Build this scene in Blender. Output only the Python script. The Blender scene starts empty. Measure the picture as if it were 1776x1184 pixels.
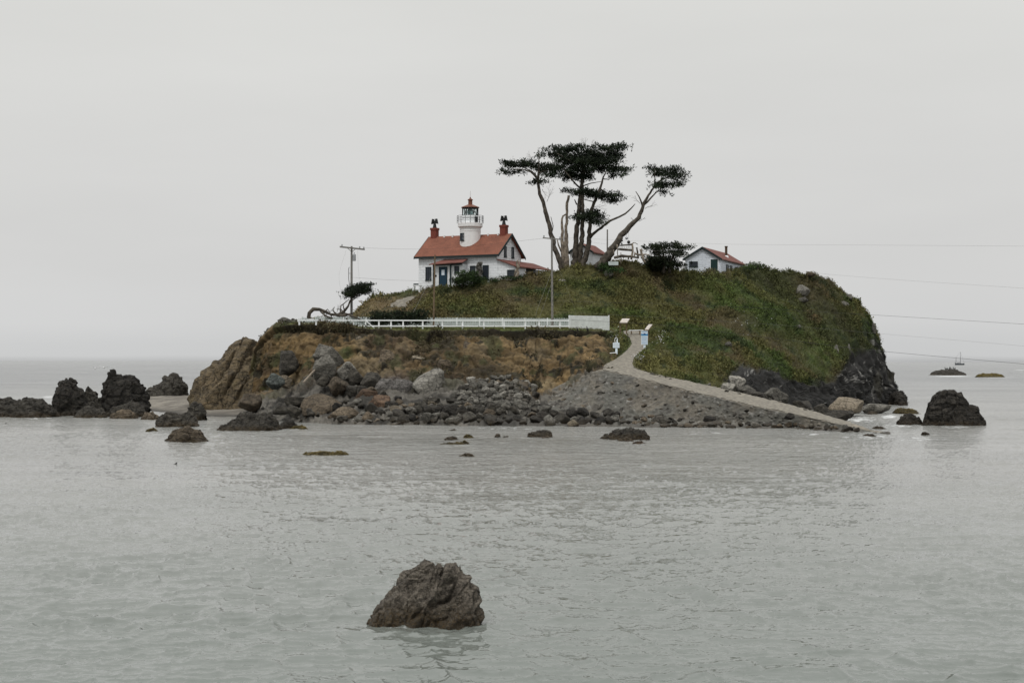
import bpy, math, random
import numpy as np
from mathutils import Vector, Matrix

# ------------------------------------------------------------------ camera, sky, sun
F, CX, CY, CAMH = 2700.0, 888.0, 592.0, 6.0
scene = bpy.context.scene
col = scene.collection
cam_d = bpy.data.cameras.new("camera"); cam = bpy.data.objects.new("camera", cam_d); col.objects.link(cam)
cam_d.sensor_width = 36.0; cam_d.lens = 36.0 * F / 1776.0
cam_d.shift_y = (626.5 - CY) / 1776.0
cam_d.clip_start = 0.5; cam_d.clip_end = 60000
cam.location = (0, 0, CAMH)
cam.rotation_euler = (math.radians(90), math.radians(-0.10), 0)
scene.camera = cam

SUN_EL, SUN_AZ = 58.0, -20.0         # azimuth of the sun measured from behind the camera
wd = bpy.data.worlds.new("World"); scene.world = wd; wd.use_nodes = True
nt = wd.node_tree; N = nt.nodes; L = nt.links; N.clear()
out = N.new("ShaderNodeOutputWorld"); bg = N.new("ShaderNodeBackground"); L.new(bg.outputs[0], out.inputs[0])
sky = N.new("ShaderNodeTexSky"); sky.sky_type = 'NISHITA'; sky.sun_disc = False
sky.sun_elevation = math.radians(SUN_EL); sky.sun_rotation = math.radians(180 + SUN_AZ)
bw = N.new("ShaderNodeRGBToBW"); L.new(sky.outputs[0], bw.inputs[0])
sc_ = N.new("ShaderNodeMath"); sc_.operation = 'MULTIPLY'; sc_.inputs[1].default_value = 0.10; L.new(bw.outputs[0], sc_.inputs[0])
geo = N.new("ShaderNodeTexCoord"); sep = N.new("ShaderNodeSeparateXYZ"); L.new(geo.outputs["Generated"], sep.inputs[0])
mp = N.new("ShaderNodeMapping"); mp.inputs["Scale"].default_value = (1.6, 1.6, 22.0); L.new(geo.outputs["Generated"], mp.inputs[0])
nz = N.new("ShaderNodeTexNoise"); nz.inputs["Scale"].default_value = 1.6; nz.inputs["Detail"].default_value = 3; L.new(mp.outputs[0], nz.inputs[0])
nm = N.new("ShaderNodeMath"); nm.operation = 'MULTIPLY_ADD'; nm.inputs[1].default_value = 0.012; nm.inputs[2].default_value = -0.006; L.new(nz.outputs[0], nm.inputs[0])
za = N.new("ShaderNodeMath"); za.operation = 'ADD'; L.new(sep.outputs[2], za.inputs[0]); L.new(nm.outputs[0], za.inputs[1])
mr = N.new("ShaderNodeMapRange"); mr.inputs[1].default_value = -0.1; mr.inputs[2].default_value = 1.0; L.new(za.outputs[0], mr.inputs[0])
rp = N.new("ShaderNodeValToRGB"); L.new(mr.outputs[0], rp.inputs[0])
def stop(z, c, first=[True]):
    pos = (z + 0.1) / 1.1
    els = rp.color_ramp.elements
    if first[0]:
        while len(els) > 1: els.remove(els[0])
        e = els[0]; e.position = pos; first[0] = False
    else: e = els.new(pos)
    e.color = (*c, 1)
stop(-0.1, (0.06, 0.065, 0.065)); stop(-0.004, (0.10, 0.105, 0.105)); stop(0.0, (0.592, 0.598, 0.598)); stop(0.012, (0.60, 0.606, 0.606))
stop(0.024, (0.635, 0.638, 0.636)); stop(0.06, (0.645, 0.645, 0.638)); stop(0.13, (0.68, 0.68, 0.668)); stop(0.24, (0.715, 0.717, 0.695))
stop(0.5, (0.88, 0.88, 0.87)); stop(0.8, (1.5, 1.5, 1.48)); stop(1.0, (1.9, 1.9, 1.88))
mx = N.new("ShaderNodeMix"); mx.data_type = 'RGBA'; mx.inputs[0].default_value = 0.04
cl = N.new('ShaderNodeMapping'); cl.inputs['Scale'].default_value = (1.0, 1.0, 5.0); L.new(geo.outputs['Generated'], cl.inputs[0])
cn = N.new('ShaderNodeTexNoise'); cn.inputs['Scale'].default_value = 3.0; cn.inputs['Detail'].default_value = 4; L.new(cl.outputs[0], cn.inputs[0])
cm = N.new('ShaderNodeMapRange'); cm.inputs[1].default_value = 0.3; cm.inputs[2].default_value = 0.7; cm.inputs[3].default_value = 0.972; cm.inputs[4].default_value = 1.032; L.new(cn.outputs[0], cm.inputs[0])
cx_ = N.new('ShaderNodeMix'); cx_.data_type = 'RGBA'; cx_.blend_type = 'MULTIPLY'; cx_.inputs[0].default_value = 1.0; L.new(rp.outputs[0], cx_.inputs[6]); L.new(cm.outputs[0], cx_.inputs[7])
L.new(cx_.outputs[2], mx.inputs[6]); L.new(sc_.outputs[0], mx.inputs[7]); L.new(mx.outputs[2], bg.inputs[0]); bg.inputs[1].default_value = 1.0

sd = bpy.data.lights.new("sun", 'SUN'); sun = bpy.data.objects.new("sun", sd); col.objects.link(sun)
sd.energy = 1.5; sd.angle = math.radians(14); sd.color = (1.0, 0.975, 0.94)
_az, _el = math.radians(SUN_AZ), math.radians(SUN_EL)
sdir = Vector((math.sin(_az) * math.cos(_el), -math.cos(_az) * math.cos(_el), math.sin(_el)))
sun.rotation_euler = sdir.to_track_quat('Z', 'Y').to_euler()
vs = scene.view_settings
vs.view_transform = 'Standard'; vs.look = 'None'; vs.exposure = 0.0; vs.gamma = 1.0; vs.use_curve_mapping = False

# ------------------------------------------------------------------ mapping between the survey of the photo and the place
def hz(px): return 626.5 + (np.asarray(px, float) - CX) * 0.0018
def zof(px, py, Y): return CAMH + (hz(px) - py) / F * Y
def pyof(px, z, Y): return hz(px) - (z - CAMH) * F / Y
def at(px, py, Y): return Vector(((px - CX) / F * Y, Y, float(zof(px, py, Y))))
def waterY(px, py): return CAMH * F / (py - float(hz(px)))

# ------------------------------------------------------------------ noise
def _h(ix, iy, iz, s):
    with np.errstate(over='ignore'):
        n = (ix.astype(np.uint32) * np.uint32(374761393) + iy.astype(np.uint32) * np.uint32(668265263)
             + iz.astype(np.uint32) * np.uint32(2147483647) + np.uint32(s * 1274126177 & 0xffffffff))
        n = (n ^ (n >> np.uint32(13))) * np.uint32(1274126177)
        n = (n ^ (n >> np.uint32(16))) * np.uint32(2246822519)
        n = n ^ (n >> np.uint32(13))
    return n.astype(np.float64) / 4294967295.0
def vn(P, f=1.0, s=0):
    Q = np.asarray(P, float) * f + 1000.0
    i = np.floor(Q).astype(np.int64); t = Q - i; t = t * t * t * (t * (t * 6 - 15) + 10)
    x, y, z = i[..., 0], i[..., 1], i[..., 2]; r = 0
    for a in (0, 1):
        for b in (0, 1):
            for c in (0, 1):
                w = (t[..., 0] if a else 1 - t[..., 0]) * (t[..., 1] if b else 1 - t[..., 1]) * (t[..., 2] if c else 1 - t[..., 2])
                r = r + w * _h(x + a, y + b, z + c, s)
    return r * 2 - 1
def fbm(P, f=1.0, o=4, s=0, g=0.5):
    r = 0; a = 1; t = 0
    for k in range(o):
        r = r + a * vn(P, f * 2.03 ** k, s + k * 7); t += a; a *= g
    return r / t
def ridge(P, f=1.0, o=4, s=0):
    r = 0; a = 1; t = 0
    for k in range(o):
        r = r + a * (1 - 2 * np.abs(vn(P, f * 2.03 ** k, s + k * 5))); t += a; a *= 0.5
    return r / t
def worley(P, f=1.0, s=0):
    Q = np.asarray(P, float) * f + 1000.0
    i = np.floor(Q).astype(np.int64); F1 = np.full(Q.shape[:-1], 9.0); F2 = F1.copy(); ID = F1.copy()
    for a in (-1, 0, 1):
        for b in (-1, 0, 1):
            for c in (-1, 0, 1):
                x, y, z = i[..., 0] + a, i[..., 1] + b, i[..., 2] + c
                d = (x + _h(x, y, z, s) - Q[..., 0]) ** 2 + (y + _h(x, y, z, s + 1) - Q[..., 1]) ** 2 + (z + _h(x, y, z, s + 2) - Q[..., 2]) ** 2
                idn = _h(x, y, z, s + 3); m = d < F1
                F2 = np.where(m, F1, np.minimum(F2, d)); ID = np.where(m, idn, ID); F1 = np.where(m, d, F1)
    return np.sqrt(F1), np.sqrt(F2), ID
def sst(a, b, x):
    t = np.clip((x - a) / (b - a), 0, 1); return t * t * (3 - 2 * t)
def mixc(a, b, t):
    t = np.asarray(t)[..., None]; return np.asarray(a) * (1 - t) + np.asarray(b) * t

# ------------------------------------------------------------------ tags and mesh building
def tag(o, label=None, cat=None, group=None, kind=None):
    if label: o["label"] = label
    if cat: o["category"] = cat
    if group: o["group"] = group
    if kind: o["kind"] = kind
    return o
def thing(name, label, cat, loc=(0, 0, 0), rz=0.0, group=None):
    o = bpy.data.objects.new(name, None); o.empty_display_size = 0.3; col.objects.link(o)
    o.location = loc; o.rotation_euler = (0, 0, rz); return tag(o, label, cat, group)
def np_mesh(name, V, Fc, mat=None, C=None, smooth=True, attrs=None):
    me = bpy.data.meshes.new(name); V = np.asarray(V, np.float32).reshape(-1, 3); Fc = np.asarray(Fc, np.int32)
    me.vertices.add(len(V)); me.vertices.foreach_set("co", V.ravel())
    n = Fc.shape[1]; me.loops.add(Fc.size); me.loops.foreach_set("vertex_index", Fc.ravel())
    me.polygons.add(len(Fc)); me.polygons.foreach_set("loop_start", np.arange(len(Fc), dtype=np.int32) * n)
    me.polygons.foreach_set("loop_total", np.full(len(Fc), n, np.int32))
    me.polygons.foreach_set("use_smooth", np.full(len(Fc), smooth, bool))
    me.update(calc_edges=True)
    if C is not None:
        a = me.color_attributes.new("Col", 'FLOAT_COLOR', 'POINT'); C4 = np.ones((len(V), 4), np.float32); C4[:, :3] = C.reshape(-1, 3)
        a.data.foreach_set("color", C4.ravel())
    for k, v in (attrs or {}).items():
        a = me.attributes.new(k, 'FLOAT', 'POINT'); a.data.foreach_set("value", np.asarray(v, np.float32).ravel())
    if mat: me.materials.append(mat)
    return me
def obj(name, me, parent=None, loc=None):
    o = bpy.data.objects.new(name, me); col.objects.link(o)
    if parent: o.parent = parent
    if loc is not None: o.location = loc
    return o
def grid_faces(nr, nc):
    a = np.arange(nr * nc).reshape(nr, nc)
    return np.stack([a[:-1, :-1], a[:-1, 1:], a[1:, 1:], a[1:, :-1]], -1).reshape(-1, 4)
def grid_normals(G):
    du = np.gradient(G, axis=1); dv = np.gradient(G, axis=0); n = np.cross(du, dv)
    n /= np.linalg.norm(n, axis=-1, keepdims=True) + 1e-9; return n

class MB:
    def __init__(s): s.v = []; s.f = []
    def hexa(s, p):                # p: 4 bottom corners then 4 top corners
        b = len(s.v); s.v += [tuple(q) for q in p]
        s.f += [(b, b+3, b+2, b+1), (b+4, b+5, b+6, b+7), (b, b+1, b+5, b+4), (b+1, b+2, b+6, b+5), (b+2, b+3, b+7, b+6), (b+3, b, b+4, b+7)]
        return s
    def box(s, x0, x1, y0, y1, z0, z1):
        return s.hexa([(x0,y0,z0),(x1,y0,z0),(x1,y1,z0),(x0,y1,z0),(x0,y0,z1),(x1,y0,z1),(x1,y1,z1),(x0,y1,z1)])
    def beam(s, a, b, w, h=None):
        a = Vector(a); b = Vector(b); h = h or w; d = (b - a).normalized()
        u = d.cross(Vector((0, 0, 1)));
        if u.length < 1e-3: u = Vector((1, 0, 0))
        u = u.normalized() * w / 2; t = u.cross(d).normalized() * h / 2
        return s.hexa([a-u-t, a+u-t, b+u-t, b-u-t, a-u+t, a+u+t, b+u+t, b-u+t])
    def tube(s, pts, rad, n=8, cap=True):
        pts = [Vector(p) for p in pts]; m = len(pts)
        if not hasattr(rad, '__len__'): rad = [rad] * m
        ref = Vector((0.31, 0.95, 0.05)).normalized(); b = len(s.v)
        for i, p in enumerate(pts):
            d = (pts[min(i+1, m-1)] - pts[max(i-1, 0)]).normalized()
            u = d.cross(ref);
            if u.length < 1e-3: u = d.cross(Vector((1, 0, 0)))
            u.normalize(); w = d.cross(u).normalized()
            for k in range(n):
                a = 2 * math.pi * k / n; s.v.append(tuple(p + (u * math.cos(a) + w * math.sin(a)) * rad[i]))
        for i in range(m - 1):
            for k in range(n):
                k2 = (k + 1) % n; s.f.append((b+i*n+k, b+i*n+k2, b+(i+1)*n+k2, b+(i+1)*n+k))
        if cap:
            s.f.append(tuple(b + k for k in range(n))[::-1]); s.f.append(tuple(b+(m-1)*n+k for k in range(n)))
        return s
    def lathe(s, prof, n=24, c=(0, 0), cap=True):
        b = len(s.v)
        for (r, z) in prof:
            for k in range(n):
                a = 2 * math.pi * k / n; s.v.append((c[0] + r*math.cos(a), c[1] + r*math.sin(a), z))
        for i in range(len(prof) - 1):
            for k in range(n):
                k2 = (k + 1) % n; s.f.append((b+i*n+k, b+i*n+k2, b+(i+1)*n+k2, b+(i+1)*n+k))
        if cap:
            s.f.append(tuple(b+k for k in range(n))[::-1]); s.f.append(tuple(b+(len(prof)-1)*n+k for k in range(n)))
        return s
    def prism(s, poly, y0, y1):    # poly in (x, z), extruded along y
        b = len(s.v); n = len(poly)
        s.v += [(x, y0, z) for x, z in poly] + [(x, y1, z) for x, z in poly]
        s.f.append(tuple(range(b, b+n))); s.f.append(tuple(range(b+2*n-1, b+n-1, -1)))
        for k in range(n): k2 = (k+1) % n; s.f.append((b+k, b+n+k, b+n+k2, b+k2))
        return s
    def build(s, name, mat, parent=None, off=None, smooth=False, loc=None):
        me = bpy.data.meshes.new(name)
        v = s.v if off is None else [(x-off[0], y-off[1], z-off[2]) for x, y, z in s.v]
        me.from_pydata(v, [], s.f); me.materials.append(mat)
        if smooth: me.polygons.foreach_set("use_smooth", [True] * len(me.polygons))
        me.update(); return obj(name, me, parent, loc)

# ------------------------------------------------------------------ materials
def new_mat(name):
    m = bpy.data.materials.new(name); m.use_nodes = True; t = m.node_tree
    b = t.nodes["Principled BSDF"]; b.inputs["Roughness"].default_value = 0.9
    if "Specular IOR Level" in b.inputs: b.inputs["Specular IOR Level"].default_value = 0.25
    return m, t, b
def nd(t, kind, **kw):
    n = t.nodes.new(kind)
    for k, v in kw.items():
        if k.startswith("i_"): n.inputs[int(k[2:])].default_value = v
        else: setattr(n, k, v)
    return n
def noise_node(t, vec, scale, detail=4, rough=0.55):
    n = t.nodes.new("ShaderNodeTexNoise"); n.inputs["Scale"].default_value = scale; n.inputs["Detail"].default_value = detail
    n.inputs["Roughness"].default_value = rough; t.links.new(vec, n.inputs["Vector"]); return n
def maprange(t, src, a, b, c, d):
    n = t.nodes.new("ShaderNodeMapRange")
    for i, v in zip((1, 2, 3, 4), (a, b, c, d)): n.inputs[i].default_value = v
    t.links.new(src, n.inputs[0]); return n.outputs[0]
def mixrgb(t, fac, a, b, mode='MIX'):
    n = t.nodes.new("ShaderNodeMix"); n.data_type = 'RGBA'; n.blend_type = mode
    for i, v in ((0, fac), (6, a), (7, b)):
        if isinstance(v, (int, float)): n.inputs[i].default_value = v
        elif isinstance(v, tuple): n.inputs[i].default_value = (*v, 1) if len(v) == 3 else v
        else: t.links.new(v, n.inputs[i])
    return n.outputs[2]
def bump(t, b, h, strength, dist):
    n = t.nodes.new("ShaderNodeBump"); n.inputs["Strength"].default_value = strength; n.inputs["Distance"].default_value = dist
    t.links.new(h, n.inputs["Height"]); t.links.new(n.outputs[0], b.inputs["Normal"]); return n
def position(t): return t.nodes.new("ShaderNodeNewGeometry").outputs["Position"]

def mat_attr(name, var=0.3, bdist=0.06, scale=3.0, rough=0.9):
    m, t, b = new_mat(name); p = position(t)
    a = t.nodes.new("ShaderNodeAttribute"); a.attribute_name = "Col"
    n1 = noise_node(t, p, scale, 6, 0.65); n2 = noise_node(t, p, scale * 0.12, 3)
    f1 = maprange(t, n1.outputs[0], 0.3, 0.7, 1 - var, 1 + var); f2 = maprange(t, n2.outputs[0], 0.3, 0.7, 0.85, 1.15)
    c = mixrgb(t, 1.0, a.outputs[0], f1, 'MULTIPLY'); c = mixrgb(t, 1.0, c, f2, 'MULTIPLY'); t.links.new(c, b.inputs["Base Color"])
    b.inputs["Roughness"].default_value = rough; bump(t, b, n1.outputs[0], 0.8, bdist); return m
def mat_plain(name, c, rough=0.8, var=0.12, scale=4.0, metal=0.0, bd=0.0, c2=None):
    m, t, b = new_mat(name); p = position(t); n = noise_node(t, p, scale, 5, 0.6)
    if c2: cc = mixrgb(t, maprange(t, n.outputs[0], 0.42, 0.6, 0, 1), c, c2)
    else: cc = mixrgb(t, 1.0, c, maprange(t, n.outputs[0], 0.3, 0.7, 1 - var, 1 + var), 'MULTIPLY')
    t.links.new(cc, b.inputs["Base Color"]); b.inputs["Roughness"].default_value = rough; b.inputs["Metallic"].default_value = metal
    if bd: bump(t, b, n.outputs[0], 0.7, bd)
    return m
def mat_rock(name, c1, c2, algae=0.5, wet=0.55, spec=0.3, sc=1.0, lichen=None):
    m, t, b = new_mat(name); p = position(t)
    mpn = nd(t, "ShaderNodeMapping"); mpn.inputs["Rotation"].default_value = (0.5, 0.7, 0.2); mpn.inputs["Scale"].default_value = (1.0, 1.0, 2.4); t.links.new(p, mpn.inputs[0])
    n1 = noise_node(t, mpn.outputs[0], 1.6 * sc, 8, 0.68); n2 = noise_node(t, p, 7.0 * sc, 6, 0.7); n3 = noise_node(t, p, 0.45 * sc, 3)
    c = mixrgb(t, maprange(t, n1.outputs[0], 0.38, 0.62, 0, 1), c1, c2)
    c = mixrgb(t, 1.0, c, maprange(t, n2.outputs[0], 0.3, 0.7, 0.55, 1.45), 'MULTIPLY')
    v = nd(t, "ShaderNodeTexVoronoi", feature='DISTANCE_TO_EDGE'); v.inputs["Scale"].default_value = 1.3 * sc
    wv = noise_node(t, p, 1.5 * sc, 4); ad = nd(t, "ShaderNodeVectorMath", operation='MULTIPLY_ADD'); ad.inputs[1].default_value = (1.2, 1.2, 1.2)
    t.links.new(wv.outputs[1], ad.inputs[0]); t.links.new(p, ad.inputs[2]); t.links.new(ad.outputs[0], v.inputs["Vector"])
    crack = maprange(t, v.outputs["Distance"], 0.0, 0.045, 0.45, 1.0)
    c = mixrgb(t, 1.0, c, crack, 'MULTIPLY')
    oi = nd(t, "ShaderNodeObjectInfo"); c = mixrgb(t, 1.0, c, maprange(t, oi.outputs["Random"], 0, 1, 0.72, 1.28), 'MULTIPLY')
    if lichen: c = mixrgb(t, maprange(t, n3.outputs[0], 0.55, 0.66, 0, 0.7), c, lichen)
    sx = nd(t, "ShaderNodeSeparateXYZ"); t.links.new(p, sx.inputs[0])
    zz = nd(t, "ShaderNodeMath", operation='MULTIPLY_ADD'); zz.inputs[1].default_value = -0.9; t.links.new(n3.outputs[0], zz.inputs[0]); t.links.new(sx.outputs[2], zz.inputs[2])
    wf = maprange(t, zz.outputs[0], -0.25, 0.15, 1, 0)
    al = mixrgb(t, maprange(t, n2.outputs[0], 0.4, 0.6, 0, 1), (0.09, 0.055, 0.015), (0.025, 0.02, 0.012))
    c = mixrgb(t, wf, c, mixrgb(t, algae, mixrgb(t, 1.0, c, (wet, wet, wet), 'MULTIPLY'), al))
    t.links.new(c, b.inputs["Base Color"]); t.links.new(maprange(t, wf, 0, 1, 0.88, 0.5), b.inputs["Roughness"])
    b.inputs["Specular IOR Level"].default_value = spec
    hm = nd(t, "ShaderNodeMath", operation='MULTIPLY_ADD'); hm.inputs[1].default_value = 0.6
    t.links.new(n2.outputs[0], hm.inputs[0]); t.links.new(n1.outputs[0], hm.inputs[2]); 
    h2 = nd(t, "ShaderNodeMath", operation='MULTIPLY_ADD'); h2.inputs[1].default_value = 0.5; t.links.new(crack, h2.inputs[0]); t.links.new(hm.outputs[0], h2.inputs[2])
    bump(t, b, h2.outputs[0], 1.0, 0.34 / sc); return m

M = {}
M['terrain'] = mat_attr("terrain_ground", 0.38, 0.16, 1.7)
M['gravel'] = mat_attr("gravel_slope", 0.35, 0.12, 3.2)
M['leaf'] = mat_attr("leaf_cover", 0.25, 0.0, 2.0)
M['black'] = mat_rock("black_rock", (0.012, 0.011, 0.009), (0.042, 0.037, 0.030), 0.35, sc=0.8)
M['dark'] = mat_rock("dark_rock", (0.030, 0.027, 0.022), (0.075, 0.068, 0.055), 0.5)
M['grey'] = mat_rock("grey_rock", (0.078, 0.073, 0.062), (0.155, 0.147, 0.126), 0.4)
M['pale'] = mat_rock("pale_rock", (0.17, 0.162, 0.14), (0.29, 0.275, 0.24), 0.3)
M['brown'] = mat_rock("brown_rock", (0.070, 0.055, 0.038), (0.145, 0.115, 0.080), 0.4)
M['tan'] = mat_rock("tan_rock", (0.14, 0.12, 0.085), (0.24, 0.20, 0.15), 0.3)
M['rust'] = mat_rock("rust_rock", (0.075, 0.048, 0.032), (0.15, 0.10, 0.066), 0.3)
M['front'] = mat_rock("brown_grey_rock", (0.080, 0.068, 0.054), (0.19, 0.165, 0.132), 0.6, sc=2.6)
M['head'] = mat_rock("striated_headland_rock", (0.062, 0.050, 0.034), (0.165, 0.125, 0.072), 0.2, sc=0.55, lichen=(0.17, 0.135, 0.065))
M['greyblue'] = mat_rock("blue_grey_rock", (0.055, 0.063, 0.058), (0.11, 0.122, 0.112), 0.2)
M['algae'] = mat_rock("weed_covered_rock", (0.035, 0.028, 0.0062), (0.15, 0.11, 0.02), 0.15, wet=0.7)
M['purple'] = mat_rock("purple_grey_rock", (0.075, 0.070, 0.064), (0.16, 0.150, 0.140), 0.3)
M['red'] = mat_plain("red_brick", (0.15, 0.040, 0.028), 0.85, 0.3, 6)
M['green_trim'] = mat_plain("dark_green_trim", (0.012, 0.022, 0.024), 0.6)
M['door_blue'] = mat_plain("dark_blue_paint", (0.012, 0.038, 0.062), 0.55)
M['door_green'] = mat_plain("dark_green_paint", (0.009, 0.030, 0.028), 0.55)
M['iron'] = mat_plain("dark_iron", (0.02, 0.02, 0.02), 0.6, metal=0.3)
M['lantern_red'] = mat_plain("rusty_red_paint", (0.13, 0.05, 0.03), 0.55, 0.25)
M['cream'] = mat_plain("weathered_white_paint", (0.66, 0.655, 0.65), 0.7, 0.08, 5)
M['white'] = mat_plain("white_paint", (0.72, 0.74, 0.75), 0.75, 0.1, 3)
M['picket'] = mat_plain("dull_white_fence_paint", (0.40, 0.445, 0.44), 0.85, 0.18, 2)
M['board'] = mat_plain("aged_white_board_paint", (0.55, 0.575, 0.56), 0.85, 0.14, 2.5)
M['wood'] = mat_plain("weathered_grey_wood", (0.18, 0.172, 0.158), 0.85, 0.35, 5, bd=0.02)
M['pole_brown'] = mat_plain("brown_pole_wood", (0.13, 0.095, 0.06), 0.85, 0.35, 5)
M['bark'] = mat_plain("grey_brown_bark", (0.085, 0.073, 0.058), 0.9, bd=0.12, scale=3.0, c2=(0.030, 0.025, 0.020))
M['bark_pale'] = mat_plain("bleached_deadwood", (0.25, 0.21, 0.165), 0.9, bd=0.1, scale=3.0, c2=(0.10, 0.082, 0.065))
M['steel'] = mat_plain("grey_steel", (0.30, 0.31, 0.32), 0.5, metal=0.4)
M['wire'] = mat_plain("black_cable", (0.03, 0.03, 0.03), 0.7)
M['wire_grey'] = mat_plain("grey_cable", (0.13, 0.13, 0.12), 0.7)
M['wire_pale'] = mat_plain("pale_cable", (0.30, 0.30, 0.29), 0.7)
M['bird'] = mat_plain("black_feathers", (0.012, 0.011, 0.010), 0.7)
M['gull'] = mat_plain("white_feathers", (0.75, 0.75, 0.75), 0.7)
M['path'] = mat_plain("pale_packed_gravel", (0.135, 0.125, 0.105), 0.95, scale=3.0, bd=0.05, c2=(0.205, 0.188, 0.155))
M['path'].node_tree  # one gravel for both paths
M['signblue'] = mat_plain("blue_sign_paint", (0.03, 0.20, 0.42), 0.5)
M['signwhite'] = mat_plain("white_sign_face", (0.60, 0.68, 0.74), 0.45, 0.05)
M['signpale'] = mat_plain("pale_panel_print", (0.50, 0.45, 0.40), 0.4, scale=9, c2=(0.28, 0.26, 0.24))
M['navy'] = mat_plain("navy_print", (0.015, 0.03, 0.12), 0.5)
M['boathull'] = mat_plain("dark_hull_paint", (0.06, 0.07, 0.08), 0.5)
M['glass'], t, b = new_mat("dark_window_glass")
b.inputs["Base Color"].default_value = (0.03, 0.035, 0.045, 1); b.inputs["Roughness"].default_value = 0.25; b.inputs["Specular IOR Level"].default_value = 0.3
M['lens'], t, b = new_mat("clear_lantern_glass")
b.inputs["Base Color"].default_value = (0.86, 0.95, 0.94, 1); b.inputs["Roughness"].default_value = 0.03; b.inputs["Transmission Weight"].default_value = 0.95; b.inputs["IOR"].default_value = 1.06
M['fresnel'], t, b = new_mat("greenish_lens_glass")
b.inputs["Base Color"].default_value = (0.30, 0.42, 0.42, 1); b.inputs["Roughness"].default_value = 0.15; b.inputs["Transmission Weight"].default_value = 0.35

def mat_wall(name, c, bw_, bh, mortar, mc, shift=0.5, bd=0.03):
    m, t, b = new_mat(name); tc = nd(t, "ShaderNodeTexCoord"); s = nd(t, "ShaderNodeSeparateXYZ"); t.links.new(tc.outputs["Object"], s.inputs[0])
    a = nd(t, "ShaderNodeMath", operation='ADD'); t.links.new(s.outputs[0], a.inputs[0]); t.links.new(s.outputs[1], a.inputs[1])
    cb = nd(t, "ShaderNodeCombineXYZ"); t.links.new(a.outputs[0], cb.inputs[0]); t.links.new(s.outputs[2], cb.inputs[1])
    br = nd(t, "ShaderNodeTexBrick"); br.inputs["Scale"].default_value = 1.0; br.inputs["Brick Width"].default_value = bw_; br.inputs["Row Height"].default_value = bh
    br.inputs["Mortar Size"].default_value = mortar; br.inputs["Mortar Smooth"].default_value = 0.4; br.offset = shift
    wn = noise_node(t, cb.outputs[0], 1.5, 3); va = nd(t, "ShaderNodeVectorMath", operation='MULTIPLY_ADD'); va.inputs[1].default_value = (0.10, 0.06, 0)
    t.links.new(wn.outputs[1], va.inputs[0]); t.links.new(cb.outputs[0], va.inputs[2]); t.links.new(va.outputs[0], br.inputs["Vector"])
    br.inputs["Color1"].default_value = (*c, 1); br.inputs["Color2"].default_value = tuple(x * 0.94 for x in c) + (1,); br.inputs["Mortar"].default_value = (*mc, 1)
    n = noise_node(t, cb.outputs[0], 3.0, 6, 0.7); cc = mixrgb(t, 1.0, br.outputs[0], maprange(t, n.outputs[0], 0.3, 0.7, 0.86, 1.1), 'MULTIPLY')
    t.links.new(cc, b.inputs["Base Color"]); b.inputs["Roughness"].default_value = 0.85
    bump(t, b, br.outputs["Fac"], 0.6, -bd); return m
M['stonewall'] = mat_wall("whitewashed_stone", (0.74, 0.76, 0.78), 0.75, 0.33, 0.022, (0.54, 0.555, 0.575))
M['clap'] = mat_wall("white_shingle_siding", (0.66, 0.70, 0.76), 0.9, 0.24, 0.022, (0.42, 0.46, 0.53), bd=0.02)
M['plaster'] = mat_plain("pale_plaster", (0.58, 0.60, 0.62), 0.85, 0.08, 2)
def mat_roof(name, c, c2):
    m, t, b = new_mat(name); tc = nd(t, "ShaderNodeTexCoord")
    mpn = nd(t, "ShaderNodeMapping"); mpn.inputs["Scale"].default_value = (1, 1, 1); t.links.new(tc.outputs["Object"], mpn.inputs[0])
    n = noise_node(t, mpn.outputs[0], 7.0, 6, 0.75); n2 = noise_node(t, mpn.outputs[0], 0.8, 3)
    s = nd(t, "ShaderNodeSeparateXYZ"); t.links.new(tc.outputs["Object"], s.inputs[0])
    w = nd(t, "ShaderNodeTexWave", bands_direction='Z'); w.inputs["Scale"].default_value = 2.2; w.inputs["Distortion"].default_value = 0.6; t.links.new(tc.outputs["Object"], w.inputs[0])
    cc = mixrgb(t, maprange(t, n.outputs[0], 0.35, 0.65, 0, 1), c, c2)
    cc = mixrgb(t, 1.0, cc, maprange(t, w.outputs["Fac"], 0, 0.4, 0.8, 1.0), 'MULTIPLY'); cc = mixrgb(t, 1.0, cc, maprange(t, n2.outputs[0], 0.3, 0.7, 0.8, 1.15), 'MULTIPLY')
    t.links.new(cc, b.inputs["Base Color"]); bump(t, b, n.outputs[0], 0.5, 0.03); return m
M['roof'] = mat_roof("red_shingle_roof", (0.225, 0.085, 0.052), (0.125, 0.052, 0.036))
M['roof_dark'] = mat_roof("dull_red_shingle_roof", (0.165, 0.062, 0.048), (0.105, 0.045, 0.037))

# water
wm, t, b = new_mat("sea_water"); M['water'] = wm
p = position(t)
b.inputs["Base Color"].default_value = (0.105, 0.135, 0.125, 1); b.inputs["Roughness"].default_value = 0.09; b.inputs["IOR"].default_value = 1.333; b.inputs["Specular IOR Level"].default_value = 0.5
mpn = nd(t, "ShaderNodeMapping"); mpn.inputs["Scale"].default_value = (0.55, 1.0, 1.0); t.links.new(p, mpn.inputs[0])
mpn.inputs['Scale'].default_value = (0.75, 1.0, 1.0)
n1 = noise_node(t, mpn.outputs[0], 4.5, 2, 0.45); n2 = noise_node(t, mpn.outputs[0], 0.5, 3, 0.5)
hh = nd(t, "ShaderNodeMath", operation='MULTIPLY_ADD'); hh.inputs[1].default_value = 2.5; t.links.new(n2.outputs[0], hh.inputs[0]); t.links.new(n1.outputs[0], hh.inputs[2])
sy = nd(t, 'ShaderNodeSeparateXYZ'); t.links.new(p, sy.inputs[0]); t.links.new(maprange(t, sy.outputs[1], 50, 160, 0.07, 0.17), b.inputs['Roughness']); sea = maprange(t, sy.outputs[1], 40, 190, 0.5, 3.2)
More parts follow.
